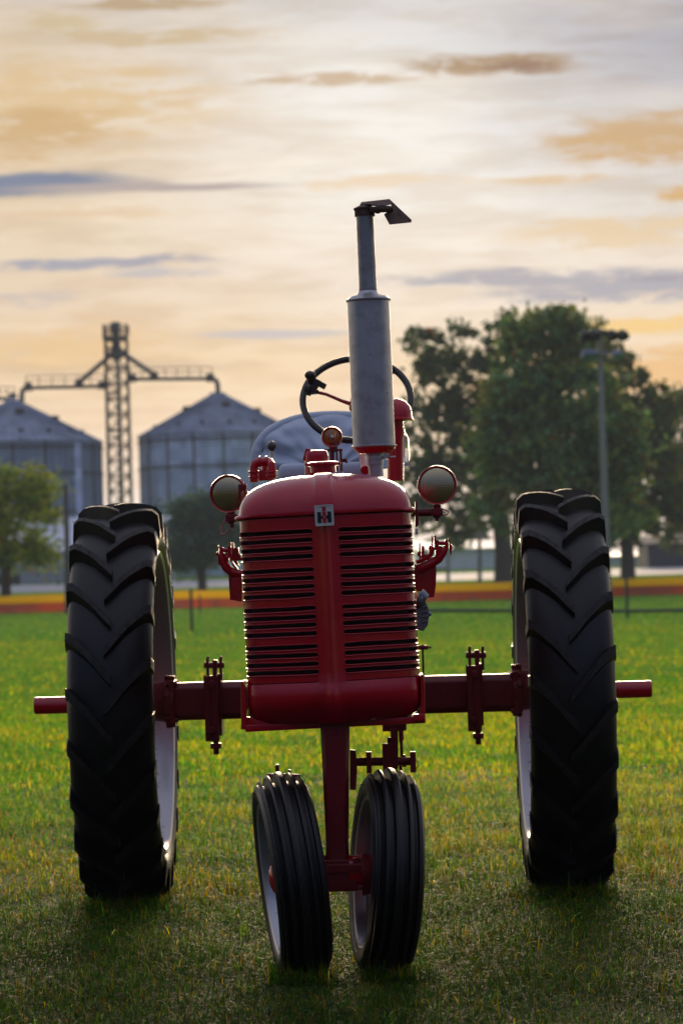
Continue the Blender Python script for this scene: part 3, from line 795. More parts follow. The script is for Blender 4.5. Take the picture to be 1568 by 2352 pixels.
# --- covered seat
def seat():
    y0 = .10; k = mpp(y0); c = Lc(757, 1052, y0); ax_, top = 183 * k, 111 * k
    def outl(t):                                      # t 0..1 left foot -> over the top -> right foot
        a = pi * (1.06 - 1.12 * t); ca, sa = cos(a), sin(a)
        e = 2 / 2.25
        return (abs(ca) ** e * (1 if ca > 0 else -1) * ax_, (abs(sa) ** e) * (top if sa > 0 else -top * .9))
    N = 72; ring = [outl(i / (N - 1)) for i in range(N)]
    # panel: radial grid from centre foot
    mb = MB(); vs = []; RR = 22
    for j in range(RR + 1):
        s_ = j / RR
        for i in range(N):
            x, z = ring[i]; px_, pz_ = x * s_, -.05 + (z + .05) * s_
            bulge = .045 * (1 - s_ ** 2)
            ang = atan2(pz_ + .05, px_)
            fold = .044 * s_ * (1 - s_ ** 6) * noise.noise(Vector((cos(ang) * 2.6 + 4 + px_ * 3, sin(ang) * 6.5, s_ * 1.1 + 2))) \
                + .032 * s_ * (1 - s_ ** 8) * noise.noise(Vector((px_ * 9 + pz_ * 14, pz_ * 18 - px_ * 9, 1.3)))
            edge = .030 * s_ ** 8
            vs.append((c.x + px_ * (.985), c.y - bulge + edge + fold + .15 * (z + .05) * s_, c.z + pz_ * .985))
    fs = [(j * N + i, j * N + i + 1, (j + 1) * N + i + 1, (j + 1) * N + i) for j in range(RR) for i in range(N - 1)]
    mb.add(vs, fs)
    # back shell so it has thickness
    vs2 = [(c.x + x * .98 * s_, c.y + .05 + .07 * (1 - s_ ** 2) + .15 * z * s_, c.z - .05 + (z + .05) * s_) for s_ in (1.0, .7, .35, 0.0) for (x, z) in ring]
    mb.add(vs2, [(j * N + i, j * N + i + 1, (j + 1) * N + i + 1, (j + 1) * N + i) for j in range(3) for i in range(N - 1)])
    so = add_part(mb, 'seat', 'canvas', angle=80)
    ed = MB(); w = 26 * k; vs = []; M_ = 9
    for i in range(N):
        x, z = ring[i]; a = ring[max(0, i - 1)]; b = ring[min(N - 1, i + 1)]
        t_ = Vector((b[0] - a[0], b[1] - a[1])).normalized(); nrm = Vector((-t_.y, t_.x))
        wob = .004 * noise.noise(Vector((i * .45, 0, 0)))
        for j in range(M_):
            q = pi * j / (M_ - 1); d = -w * .5 + w * .5 * cos(q); dep = -(.024 + wob) * sin(q)
            vs.append((c.x + x + nrm.x * d, c.y + .035 + dep + .15 * z, c.z + z + nrm.y * d))
        vs.append((c.x + x, c.y + .06 + .15 * z, c.z + z))
    M1 = M_ + 1
    ed.add(vs, [(i * M1 + j, i * M1 + j + 1, (i + 1) * M1 + j + 1, (i + 1) * M1 + j) for i in range(N - 1) for j in range(M1 - 1)])
    # orientation: index M_-1 is inner edge, M_ the outer back; swap outer link
    add_part(ed, 'padded_edge', 'canvas_edge', so, angle=80)
    sm = MB(); pts = []
    for i in range(2, N - 2):
        x, z = ring[i]; a = ring[i - 1]; b = ring[i + 1]; t_ = Vector((b[0] - a[0], b[1] - a[1])).normalized(); nrm = Vector((-t_.y, t_.x))
        pts.append((c.x + x - nrm.x * w, c.y + .022 + .15 * z, c.z + z - nrm.y * w))
    sm.tube(pts, .0022, 6)
    add_part(sm, 'seam', 'seam', so)
    cu = MB(); q0 = Lc(757, 1085, y0 - .22); cu.box(q0, (.32, .22, .055))
    add_part(cu, 'cushion', M['canvas'], so, bevel=.02, seg=3)
seat()

# --- headlights
def headlight(px, py, rpx, yl, side):
    k = mpp(yl); c = Lc(px, py, yl); r = rpx * k; F_ = Vector((0.02 if side > 0 else -.22, -1, .02 if side > 0 else -.06)).normalized(); mb = MB()
    mb.lathe([(.012, r * .90), (.0155, r * .93), (.016, r * .98), (.012, r), (.002, r), (-.004, r * .97), (-.02, r * .93), (-.045, r * .72), (-.062, r * .42), (-.068, .001)], c, F_, 40)
    h = add_part(mb, 'headlight', 'red', angle=60)
    l = MB(); l.lathe([(.010, r * .93), (.015, r * .75), (.0185, r * .5), (.0205, r * .25), (.021, .0001)], c, F_, 40)
    add_part(l, 'lens', 'lens', h)
    b = MB()
    if side > 0:
        b.cyl(Lc(1003, 1160, yl), Lc(1003, 1190, yl), .012, .010, 14); b.cyl(Lc(1003, 1188, yl), Lc(1003, 1197, yl), .0065, None, 6)
        b.box(Lc(1003, 1176, yl), (.032, .03, .020)); b.cyl(Lc(940, 1178, yl), Lc(1003, 1177, yl), .0105, None, 14)
        slab(b, [(953, 1150), (957, 1150), (962, 1206), (953, 1212)], yl - .02, yl + .05)
    else:
        b.cyl(Lc(531, 1176, yl), Lc(532, 1204, yl), .013, .010, 14); b.cyl(Lc(533, 1203, yl), Lc(533, 1212, yl), .0065, None, 6)
        b.box(Lc(533, 1190, yl), (.036, .03, .020)); b.cyl(Lc(533, 1191, yl), Lc(575, 1189, yl), .0105, None, 14)
        add_part(b, 'bracket', 'red_rough', h, bevel=.002); b = MB()
        slab(b, [(548, 1112), (566, 1112), (566, 1124), (554, 1128), (551, 1150), (548, 1150)], yl - .03, yl + .02)
    add_part(b, 'bracket', 'red_rough', h, bevel=.002)
    w = MB()
    if side > 0: pts = [(1012, 1168), (1024, 1172), (1030, 1176), (1027, 1181), (1018, 1184), (1008, 1183)]
    else: pts = [(527, 1188), (516, 1197), (508, 1214), (507, 1224), (510, 1230), (518, 1226), (529, 1213)]
    w.tube([Lc(x, y, yl - .01) for x, y in pts], .0016, 8)
    add_part(w, 'wire', 'red', h)
headlight(1003, 1115, 45.5, -1.45, 1)
headlight(527, 1134, 44, -1.45, -1)

# --- radiator cap, filler, gauge lamp
mb = MB(); y = -1.80; k = mpp(y)
c = Lc(741, 1066, y); mb.lathe([(-.022, .034), (-.006, .034), (-.005, .0425), (.000, .0445), (.004, .043), (.006, .036), (.007, .001)], c, (-.02, 0, 1), 32)
for sx in (-1, 1): mb.cyl(c + Vector((sx * .04, -.01, .0)), c + Vector((sx * .048, -.012, .001)), .004, .003, 8)
add_part(mb, 'radiator_cap', 'red')
mb = MB(); y = -1.35; c = Lc(728, 1090, y); kc = mpp(y)
mb.lathe([(0, .0335), (.050, .0335), (.060, .032), (.066, .028), (.068, .02), (.068, .001)], c, (-.01, 0, 1), 28); mb.box(Lc(704, 1045, y), (.014, .02, .035), Matrix.Rotation(.3, 3, 'Y'))
add_part(mb, 'filler_cap', 'red', bevel=.001)
mb = MB(); y = -.95; c = Lc(762, 1004, y); k = mpp(y)
mb.lathe([(.010, 20 * k), (.012, 23.5 * k), (.006, 24.5 * k), (-.01, 24.5 * k), (-.035, 20 * k), (-.04, .001)], c, (0, -1, 0), 28)
go2 = add_part(mb, 'warning_lamp', 'red')
mb = MB(); mb.lathe([(.006, 21 * k), (.010, 14 * k), (.0125, 6 * k), (.013, .0001)], c, (0, -1, 0), 24); add_part(mb, 'lens', 'amber', go2)
mb = MB(); mb.lathe([(.012, 6.5 * k), (.018, 4.5 * k), (.019, .0001)], c, (0, -1, 0), 14); add_part(mb, 'bulb_cap', 'steel', go2)
mb = MB(); mb.cyl(Lc(762, 1030, y), Lc(763, 1082, y), .007, None, 10); mb.box(Lc(766, 1034, y), (.052, .02, .006)); mb.cyl(Lc(782, 1034, y), Lc(784, 1082, y), .004, None, 8)
mb.cyl(Lc(773, 1034, y), Lc(774, 1082, y), .003, None, 8); mb.box(Lc(765, 1020, y), (.024, .02, .03)); mb.box(Lc(794, 1060, y), (.012, .006, .006), Matrix.Rotation(.7, 3, 'Y')); mb.box(Lc(790, 1058, y), (.016, .006, .010))
add_part(mb, 'lamp_stand', 'red_rough', go2)
mb = MB(); mb.tube([Lc(768, 1008, y - .02), Lc(772, 1020, y - .03), Lc(771, 1034, y - .03), Lc(764, 1044, y - .03)], .002, 6); add_part(mb, 'cable', 'wheelblack', go2)

# --- hydraulic pipes on the left
mb = MB(); y = -1.25; r = .0135
def elbow(pts, r=.0125):
    mb.tube([Lc(a, b, y + d) for a, b, d in pts], r, 14)
elbow([(583, 1108, 0), (583, 1090, 0), (583, 1074, 0), (585, 1066, 0), (592, 1062, .0), (606, 1061, 0), (620, 1061, 0)])
elbow([(624, 1100, -.02), (624, 1078, -.02), (623, 1068, -.02), (618, 1061, .0), (612, 1060, .03)])
for (a, b, d, rr) in ((583, 1084, 0, .0165), (583, 1096, 0, .0155), (624, 1084, -.02, .0175), (624, 1092, -.02, .0175)):
    p = Lc(a, b, y + d); mb.cyl(p - Vector((0, 0, .003)), p + Vector((0, 0, .003)), rr, None, 16)
p = Lc(597, 1061, y); mb.cyl(p - Vector((.003, 0, 0)), p + Vector((.003, 0, 0)), .017, None, 16)
p = Lc(612, 1061, y); mb.cyl(p - Vector((.003, 0, 0)), p + Vector((.003, 0, 0)), .017, None, 16)
mb.cyl(Lc(608, 1100, y + .05), Lc(610, 1062, y + .05), .010, None, 12); mb.box(Lc(610, 1092, y + .03), (.040, .03, .03))
add_part(mb, 'hydraulic_pipe', 'red', bevel=.0015)
mb = MB(); y = -.55; mb.cyl(Lc(626, 1085, y), Lc(624, 1030, y), .0062, .0055, 12)
gl = add_part(mb, 'gear_lever', 'steel'); mb = MB(); mb.sphere(Lc(624, 1024, y), .0145, 18, 12); mb.cyl(Lc(624, 1036, y), Lc(624, 1030, y), .008, .009, 12); add_part(mb, 'knob', 'knob', gl)

# --- cultivator lift brackets both sides of the bonnet
mb = MB(); y = -1.15
def bar(p, q, w, d=.02): 
    a, b = Lc(*p, y), Lc(*q, y); v = b - a; mb.box((a + b) / 2, (w, d, v.length), Matrix.Rotation(atan2(v.x, v.z), 3, 'Y'))
def arm(pts, rs, dy=0): mb.tube([Lc(a, b, y + dy) for a, b in pts], rs, 12)
# right cluster
slab(mb, [(950, 1296), (1000, 1290), (1002, 1312), (1000, 1350), (996, 1372), (966, 1373), (952, 1350)], y - .01, y + .10)
arm([(958, 1308), (985, 1297), (1006, 1284), (1016, 1268), (1021, 1258)], [.014, .013, .013, .013, .010], -.02)
arm([(955, 1292), (975, 1284), (990, 1272), (995, 1256)], [.006, .006, .006, .005], -.03)
slab(mb, [(1001, 1240), (1007, 1240), (1008, 1262), (1003, 1280), (999, 1276)], y - .03, y); slab(mb, [(1021, 1240), (1027, 1240), (1030, 1262), (1024, 1270), (1020, 1262)], y - .03, y)
mb.cyl(Lc(1003, 1248, y - .015), Lc(1026, 1248, y - .015), .006, None, 10); mb.cyl(Lc(1003, 1257, y - .015), Lc(1026, 1257, y - .015), .004, None, 10)
mb.cyl(Lc(1003, 1266, y - .015), Lc(1024, 1266, y - .015), .010, None, 10)
slab(mb, [(1029, 1235), (1032, 1235), (1037, 1268), (1035, 1278), (1032, 1268)], y - .03, y - .02)
slab(mb, [(990, 1230), (993, 1230), (994, 1275), (990, 1280)], y - .03, y - .02); slab(mb, [(996, 1228), (1001, 1230), (1002, 1262), (998, 1266)], y - .03, y - .01)
slab(mb, [(984, 1253), (990, 1253), (991, 1285), (984, 1288)], y, y + .03); slab(mb, [(967, 1254), (974, 1254), (975, 1286), (966, 1292)], y, y + .03); mb.box(Lc(978, 1280, y + .01), (.03, .03, .018))
slab(mb, [(962, 1247), (965, 1247), (966, 1290), (962, 1290)], y, y + .01); mb.cyl(Lc(958, 1272, y), Lc(966, 1272, y), .008, None, 8)
mb.cyl(Lc(1034, 1257, y - .03), Lc(1038, 1257, y - .03), .008, None, 8)
add_part(mb, 'lift_bracket', 'red', bevel=.002)
mb = MB()
slab(mb, [(524, 1312), (556, 1318), (556, 1380), (528, 1378)], y, y + .06)
slab(mb, [(533, 1330), (556, 1325), (556, 1382), (540, 1380)], y - .03, y)
arm([(508, 1272), (512, 1288), (520, 1304), (532, 1314), (556, 1320)], [.011, .0125, .013, .013, .013], -.02)
slab(mb, [(506, 1256), (512, 1256), (515, 1280), (507, 1284), (504, 1270)], y - .03, y); slab(mb, [(523, 1254), (528, 1254), (529, 1280), (523, 1282)], y - .03, y)
mb.cyl(Lc(508, 1264, y - .015), Lc(526, 1264, y - .015), .006, None, 10); mb.cyl(Lc(508, 1273, y - .015), Lc(526, 1273, y - .015), .004, None, 10); mb.cyl(Lc(508, 1282, y - .015), Lc(526, 1281, y - .015), .010, None, 10)
slab(mb, [(499, 1252), (502, 1252), (504, 1285), (505, 1300), (502, 1299)], y - .03, y - .02); mb.cyl(Lc(496, 1272, y - .02), Lc(502, 1272, y - .02), .006, None, 8)
slab(mb, [(527, 1244), (530, 1244), (532, 1288), (545, 1304), (550, 1312), (536, 1302), (528, 1288)], y - .03, y - .015); slab(mb, [(534, 1246), (537, 1246), (539, 1282), (550, 1300), (541, 1296), (534, 1284)], y - .01, y + .005)
mb.box(Lc(541, 1270, y + .02), (.02, .03, .03)); mb.box(Lc(543, 1280, y + .02), (.03, .03, .02))
add_part(mb, 'lift_bracket', 'red', bevel=.002)

# --- distributor / generator on the right flank, tap and rod
mb = MB(); y = -1.45
mb.cyl(Lc(962, 1368, y), Lc(978, 1378, y), .022, .016, 18); mb.lathe([(0, .001), (0, .022), (.012, .024), (.020, .018), (.024, .008)], Lc(956, 1376, y), (1, 0, -.3), 20)
slab(mb, [(955, 1384), (978, 1383), (984, 1400), (985, 1416), (982, 1436), (972, 1450), (955, 1446)], y, y + .06)
for q in range(4): mb.cyl(Lc(968, 1396 + q * 11, y - .004), Lc(982, 1393 + q * 11, y - .004), .0025, None, 8)
mb.sphere(Lc(985, 1410, y + .02), .007, 10, 8)
add_part(mb, 'generator', 'alu', bevel=.006, seg=3)
mb = MB(); mb.cyl(Lc(960, 1487, y), Lc(982, 1487, y), .006, None, 10); mb.box(Lc(978, 1487, y), (.012, .012, .012)); mb.cyl(Lc(984, 1487, y), Lc(990, 1487, y), .003, None, 8)
mb.cyl(Lc(970, 1480, y), Lc(972, 1560, y), .003, None, 8)
add_part(mb, 'drain_tap', 'red_rough')
mb = MB(); mb.cyl(Lc(955, 1221, -1.86), Lc(958, 1221, -1.86), .0085, None, 6); mb.box(Lc(956, 1221, -1.86), (.008, .014, .016))
add_part(mb, 'side_bolt', 'steel')

# --- drawbar linkage below the body
mb = MB(); y = -1.0
slab(mb, [(803, 1722), (817, 1724), (820, 1770), (817, 1815), (803, 1814)], y - .02, y + .01)
mb.cyl(Lc(815, 1750, y), Lc(952, 1748, y), .0125, None, 14)
for (a, b, w, hh) in ((847, 1751, .015, .062), (890, 1745, .030, .095), (948, 1750, .016, .060)):
    mb.box(Lc(a, b, y - .01), (w, .035, hh))
slab(mb, [(878, 1664), (933, 1660), (933, 1678), (908, 1680), (878, 1680)], y, y + .05)
slab(mb, [(896, 1675), (914, 1675), (914, 1765), (900, 1768)], y - .02, y + .01); slab(mb, [(889, 1694), (897, 1694), (898, 1730), (889, 1728)], y, y + .03)
slab(mb, [(914, 1668), (925, 1664), (927, 1700), (916, 1704)], y, y + .04); slab(mb, [(917, 1696), (924, 1696), (926, 1738), (919, 1738)], y, y + .02)
slab(mb, [(922, 1734), (931, 1734), (933, 1762), (924, 1762)], y, y + .02); slab(mb, [(914, 1740), (922, 1740), (924, 1775), (917, 1775)], y - .01, y + .01)
mb.tube([Lc(a, b, y - .01) for a, b in ((952, 1742), (959, 1750), (959, 1760), (954, 1767))], .0014, 8)
mb.cyl(Lc(905, 1730, y), Lc(907, 1790, y), .008, None, 8)
add_part(mb, 'drawbar_linkage', 'red_rough', bevel=.002); mb = MB()
mb.box(Lc(637, 1768, y + .3), (.012, .03, .032)); mb.box(Lc(665, 1776, y + .3), (.008, .03, .022)); mb.cyl(Lc(612, 1788, y + .3), Lc(690, 1790, y + .3), .016, None, 10)
add_part(mb, 'hitch_peg', 'red_rough', bevel=.002)

# ================================================================== setting
rng = np.random.default_rng(11)
# --- ground
def ground_mat():
    m = bpy.data.materials.new('mown_grass'); m.use_nodes = True; T = NT(m.node_tree); b = T.n['Principled BSDF']
    t = T.node('ShaderNodeTexCoord'); v = t.outputs['Object']
    big = T.ramp(T.noise(v, 0.12, 4, 0.6), [(0.35, (0, 0, 0)), (0.65, (1, 1, 1))])
    mid = T.ramp(T.noise(v, 1.6, 5, 0.7), [(0.45, (0, 0, 0)), (0.68, (1, 1, 1))])
    fine = T.ramp(T.noise(v, 30.0, 5, 0.7), [(0.35, (0, 0, 0)), (0.65, (1, 1, 1))])
    c = T.mix(big, (0.13, 0.31, 0.035), (0.19, 0.35, 0.035))
    c = T.mix(T.m('MULTIPLY', mid, 0.55), c, (0.30, 0.30, 0.03))
    c = T.mix(T.m('MULTIPLY', fine, 0.45), c, (0.07, 0.15, 0.015))
    T.put(b.inputs['Base Color'], c); b.inputs['Roughness'].default_value = 1.0; b.inputs['Specular IOR Level'].default_value = 0.0
    bn = T.node('ShaderNodeBump'); bn.inputs['Strength'].default_value = 0.7; bn.inputs['Distance'].default_value = 0.03
    T.put(bn.inputs['Height'], T.noise(v, 18.0, 5, 0.7)); T.put(b.inputs['Normal'], bn.outputs[0])
    return m
M['field'] = ground_mat()
M['soil'] = mat('thatch_soil', (0.028, 0.036, 0.012), 0.95, var=[(14, (0.055, 0.045, 0.018), 0.45, 0.6), (2, (0.025, 0.04, 0.010), 0.45, 0.6)], spec=0.1)
M['road'] = mat('pale_concrete', (0.42, 0.40, 0.40), 0.8)
def sheet(name, x0, x1, y0, y1, z, m, kind='structure'):
    mb = MB(); mb.add([(x0, y0, z), (x1, y0, z), (x1, y1, z), (x0, y1, z)], [(0, 1, 2, 3)]); o = mb.build(name, M[m], smooth=False); tag(o, kind=kind); return o
g = sheet('ground', -1500, 1500, -200, 2600, 0, 'field')
g2 = sheet('soil_bounce_cut', -30, 30, -80, 16, .004, 'soil')  # soil under the blades, extended unseen behind the camera to cut green bounce
def slope(name, y0, z0, y1, z1, m):
    mb = MB(); mb.add([(-400, y0, z0), (400, y0, z0), (400, y1, z1), (-400, y1, z1)], [(0, 1, 2, 3)]); tag(mb.build(name, M[m], smooth=False), kind='structure')
slope('embankment', 150, .002, 236, 1.0, 'field'); slope('road', 236, 1.0, 262, 1.62, 'road'); slope('verge', 262, 1.62, 300, 2.15, 'field')

# --- grass blades: one object of stuff
def blades(y0, y1, dens, w, h, segs, margin, seed, bright):
    r = np.random.default_rng(seed)
    area = (y1 - y0) * (0.1135 * (y0 + y1) + 2 * margin)
    n = int(area * dens)
    y = np.sqrt(r.uniform(y0 ** 2, y1 ** 2, n * 2)) if margin < .2 else r.uniform(y0, y1, n * 2)
    hw = 0.1135 * y + margin
    x = r.uniform(-1, 1, n * 2) * hw.max(); k = np.abs(x) < hw; x, y = x[k][:n], y[k][:n]; n = len(x)
    # clumpy height field
    cl = 0.5 + 0.25 * np.sin(x * 7.1 + 1.3 * np.sin(y * 3.7)) + 0.25 * np.sin(y * 6.3 + 1.7 * np.sin(x * 4.9 + 2))
    cl2 = 0.5 + 0.5 * np.sin(x * 2.1 + y * .9 + 2 * np.sin(y * .7 + x)) 
    hh = h * (0.45 + 0.7 * cl) * r.uniform(.45, 1.25, n) * np.where(r.uniform(0, 1, n) > .985, 1.7, 1)
    ww = w * r.uniform(.35, 1.3, n)
    if y1 < 10: hh = hh * .72
    a = r.uniform(0, 2 * pi, n); lean = r.uniform(.05, 1.25, n) ** 1.2; az = a + r.uniform(-1.2, 1.2, n) + pi / 2
    flat = r.uniform(0, 1, n) > (0 if seed == 9 else .55 if y1 < 16 else .8); lean = np.where(flat, r.uniform(1.1, 2.2, n), lean); hh = np.where(flat, hh * 1.6, hh)
    dx, dy = np.cos(az), np.sin(az); sx, sy = np.cos(az + pi / 2 + r.uniform(-.6, .6, n)), np.sin(az + pi / 2 + r.uniform(-.6, .6, n))
    rows = []
    for i in range(segs + 1):
        t = i / segs
        th = lean * t * .9
        fx = hh * t * np.sin(th * .8 + lean * .25); fz = hh * t * np.cos(th * .8 + lean * .25) 
        wd = ww * (1 - t ** 1.6) * .5 + .0002
        cx, cy, cz = x + dx * fx, y + dy * fx, np.maximum(fz, 0.001 + .002 * t) + .003
        rows.append((np.stack([cx - sx * wd, cy - sy * wd, cz], 1), np.stack([cx + sx * wd, cy + sy * wd, cz], 1)))
    V = np.stack([p for rr in rows for p in rr], 1)           # n, 2*(segs+1), 3
    c = 2 * (segs + 1)
    base = (np.arange(n) * c)[:, None, None]
    fq = np.array([[2 * i, 2 * i + 1, 2 * i + 3, 2 * i + 2] for i in range(segs)])[None]
    Fq = (base + fq).reshape(-1, 4)
    pal = np.array([[.085, .20, .016], [.135, .275, .016], [.045, .16, .022], [.24, .34, .012], [.72, .42, .01], [.45, .33, .10], [.42, .15, .015], [.06, .13, .05]])
    p0 = np.array([.24, .20, .22, .09, .06, .04, .02, .13]); p1 = np.array([.10, .16, .04, .26, .28, .06, .07, .03])
    if seed == 9: pal = np.array([[.95, .80, .45], [.80, .72, .30], [.75, .75, .60], [.9, .5, .12], [.35, .5, .10], [.95, .80, .45], [.6, .6, .4], [.3, .4, .2]])
    q = r.uniform(0, 1, n)
    sel0 = np.searchsorted(np.cumsum(p0), q * .999); sel1 = np.searchsorted(np.cumsum(p1), q * .999)
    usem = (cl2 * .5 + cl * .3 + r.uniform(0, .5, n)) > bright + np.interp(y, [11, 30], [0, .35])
    sel = np.where(usem, sel1, sel0)
    col = np.interp(y + r.normal(0, .6, n), [6, 8.4, 11.3, 15, 28, 60, 146], [.25, .28, .66, 1.02, 1.0, .80, .78])[:, None] * np.stack([np.interp(y, [28, 70], [1, .85]), np.ones(n), np.interp(y, [28, 70], [1, 3.2])], 1) * pal[np.clip(sel, 0, 7)] * np.where((r.uniform(0, 1, n) > .965) & (y1 < 10), 3.2, 1)[:, None] * r.uniform(.4, 1.5, n)[:, None]  # near blades darkened by distance, painting foreground shade into their colour
    return V.reshape(-1, 3), Fq, np.repeat(col, segs, axis=0)
def tufts(cx, cy, w, d, n, h, seed):
    V, Fq, C_ = blades(9, 9.5, n / 1.2, .0028, h, 3, .35, seed, 1.0)
    k = 8; V = V.reshape(-1, k, 3); m = len(V); r_ = np.random.default_rng(seed)
    c0 = (V[:, 0] + V[:, 1]) / 2; new = np.stack([cx + r_.uniform(-w, w, m), cy + r_.uniform(-d, d, m), np.zeros(m)], 1)
    V = V - (c0 * [1, 1, 0])[:, None] + new[:, None]
    return V.reshape(-1, 3), Fq, C_
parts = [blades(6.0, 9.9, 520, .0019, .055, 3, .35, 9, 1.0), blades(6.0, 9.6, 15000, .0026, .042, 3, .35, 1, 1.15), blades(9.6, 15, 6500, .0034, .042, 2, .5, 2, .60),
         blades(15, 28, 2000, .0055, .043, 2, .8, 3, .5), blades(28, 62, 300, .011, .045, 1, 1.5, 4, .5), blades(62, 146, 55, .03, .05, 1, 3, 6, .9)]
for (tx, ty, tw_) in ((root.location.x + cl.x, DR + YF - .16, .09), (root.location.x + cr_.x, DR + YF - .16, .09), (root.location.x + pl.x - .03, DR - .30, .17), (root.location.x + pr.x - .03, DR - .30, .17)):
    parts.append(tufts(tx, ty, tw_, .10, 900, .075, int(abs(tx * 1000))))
rt = np.random.default_rng(77)
for q in range(46):
    yy = rt.uniform(6.7, 12.5); xx = rt.uniform(-1, 1) * (.12 * yy)
    parts.append(tufts(xx, yy, .035, .035, int(rt.uniform(14, 40)), rt.uniform(.06, .10), 100 + q))
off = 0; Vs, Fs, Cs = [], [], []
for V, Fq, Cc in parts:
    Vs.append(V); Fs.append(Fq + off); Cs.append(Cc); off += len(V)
def leaf_mat(name, trans=0.5, rough=0.45, spec=0.4, gain=1.0, tc_=(1.5, 1.9, 0.5)):
    m = bpy.data.materials.new(name); m.use_nodes = True; T = NT(m.node_tree); b = T.n['Principled BSDF']
    a = T.node('ShaderNodeAttribute', attribute_name='tint')
    c = T.mix(1.0, a.outputs['Color'], (gain, gain, gain), 'MULTIPLY')
    T.put(b.inputs['Base Color'], c); b.inputs['Roughness'].default_value = rough; b.inputs['Specular IOR Level'].default_value = spec
    tr = T.node('ShaderNodeBsdfTranslucent'); T.put(tr.inputs['Color'], T.mix(1.0, c, tc_, 'MULTIPLY'))
    mx = T.node('ShaderNodeMixShader'); mx.inputs[0].default_value = trans
    T.l.new(b.outputs[0], mx.inputs[1]); T.l.new(tr.outputs[0], mx.inputs[2]); T.l.new(mx.outputs[0], T.n['Material Output'].inputs['Surface'])
    return m
M['blade'] = leaf_mat('grass_blade', .62, .5, .10)
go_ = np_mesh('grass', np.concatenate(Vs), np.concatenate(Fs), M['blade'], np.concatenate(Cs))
tag(go_, 'short dewy green and yellow grass blades of the lawn', 'grass', kind='stuff')

# --- outfield fence
M['orange'] = mat('orange_fence_mesh', (0.55, 0.22, 0.13), 0.7, var=[(.6, (0.42, 0.22, 0.20), 0.45, 0.6)])
M['yellow'] = mat('yellow_fence_cap', (0.88, 0.66, 0.01), 0.5)
M['darkpost'] = mat('dark_post_paint', (0.03, 0.045, 0.045), 0.6)
def translucent(key, k):
    T = NT(M[key].node_tree); b = T.n['Principled BSDF']; tr = T.node('ShaderNodeBsdfTranslucent'); T.l.new(b.inputs['Base Color'].links[0].from_socket, tr.inputs['Color'])
    mx = T.node('ShaderNodeMixShader'); mx.inputs[0].default_value = k; T.l.new(b.outputs[0], mx.inputs[1]); T.l.new(tr.outputs[0], mx.inputs[2]); T.l.new(mx.outputs[0], T.n['Material Output'].inputs['Surface'])
translucent('orange', .8); translucent('yellow', .8)
FY = 145.0
fe = tag(empty('outfield_fence', (0, FY, 0)), 'long low orange mesh fence with yellow top cap across the field', 'fence')
fz1, fz0 = at(784, 1348, FY).z - 0, 0
mb = MB(); NN = 120; zt = at(784, 1365, FY).z; zc = at(784, 1348, FY).z
vs = []
for i in range(NN + 1):
    x = -45 + 90 * i / NN; yy = .25 * sin(i * .9) * .3; zz = .03 * sin(i * .7)
    vs += [(x, yy - .01, .02), (x, yy - .01, zt), (x, yy + .01, zt), (x, yy + .01, .02)]
mb.add(vs, [(4 * i + j, 4 * i + (j + 1) % 4, 4 * i + 4 + (j + 1) % 4, 4 * i + 4 + j) for i in range(NN) for j in range(4)])
mb.build('mesh_panel', M['orange'], fe, smooth=False)
mb = MB(); mb.tube([(-45 + 90 * i / NN, .075 * sin(i * .9), (zt + zc) / 2 + .01 * sin(i * .8)) for i in range(NN + 1)], (zc - zt) / 2 + .02, 10)
mb.build('top_cap', M['yellow'], fe)
for i in range(31):
    mb = MB(); x = -45 + 3 * i; mb.cyl((x, .12, 0), (x, .12, zt + .04), .02, None, 8); mb.build('post', M['darkpost'], fe)

# --- rope line with dark stakes
def stake(px, top, bot, lab):
    e = 1.0 / ((bot - (1340 + (784 - px) * math.tan(ROLL))) / F)
    b = at(px, bot, e); t = at(px, top, e)
    mb = MB(); mb.lathe([(0, .001), (0, .036), (b.z * 0 + t.z - .03, .034), (t.z, .02), (t.z, .001)], (0, 0, 0), (0, 0, 1), 12)
    o = mb.build('stake', M['darkpost']); o.location = (b.x, e, 0); tag(o, lab, 'post', 'dark stakes standing in front of the orange fence'); return b
s1 = stake(441, 1352, 1450, 'nearer of the two dark stakes right of the left rear tyre')
s2 = stake(460, 1365, 1411, 'smaller farther dark stake close to the orange fence behind another stake')
s3 = stake(1440, 1327, 1419, 'dark stake in front of the orange fence right of the right rear tyre')
mb = MB(); mb.tube([at(960, 1413, 75) * 1.0, at(1180, 1413, 75), at(1440, 1414, 75), at(1640, 1411, 75)], .045, 8)
for i, p in enumerate(mb.v): mb.v[i] = (p[0], p[1], max(p[2], .05) if False else p[2])
c_ = mb.build('cable', M['darkpost']); c_.location.z = -min(v.co.z for v in c_.data.vertices) + .05
tag(c_, 'thin dark cable stretched low over the grass behind the right rear tyre', 'cable')

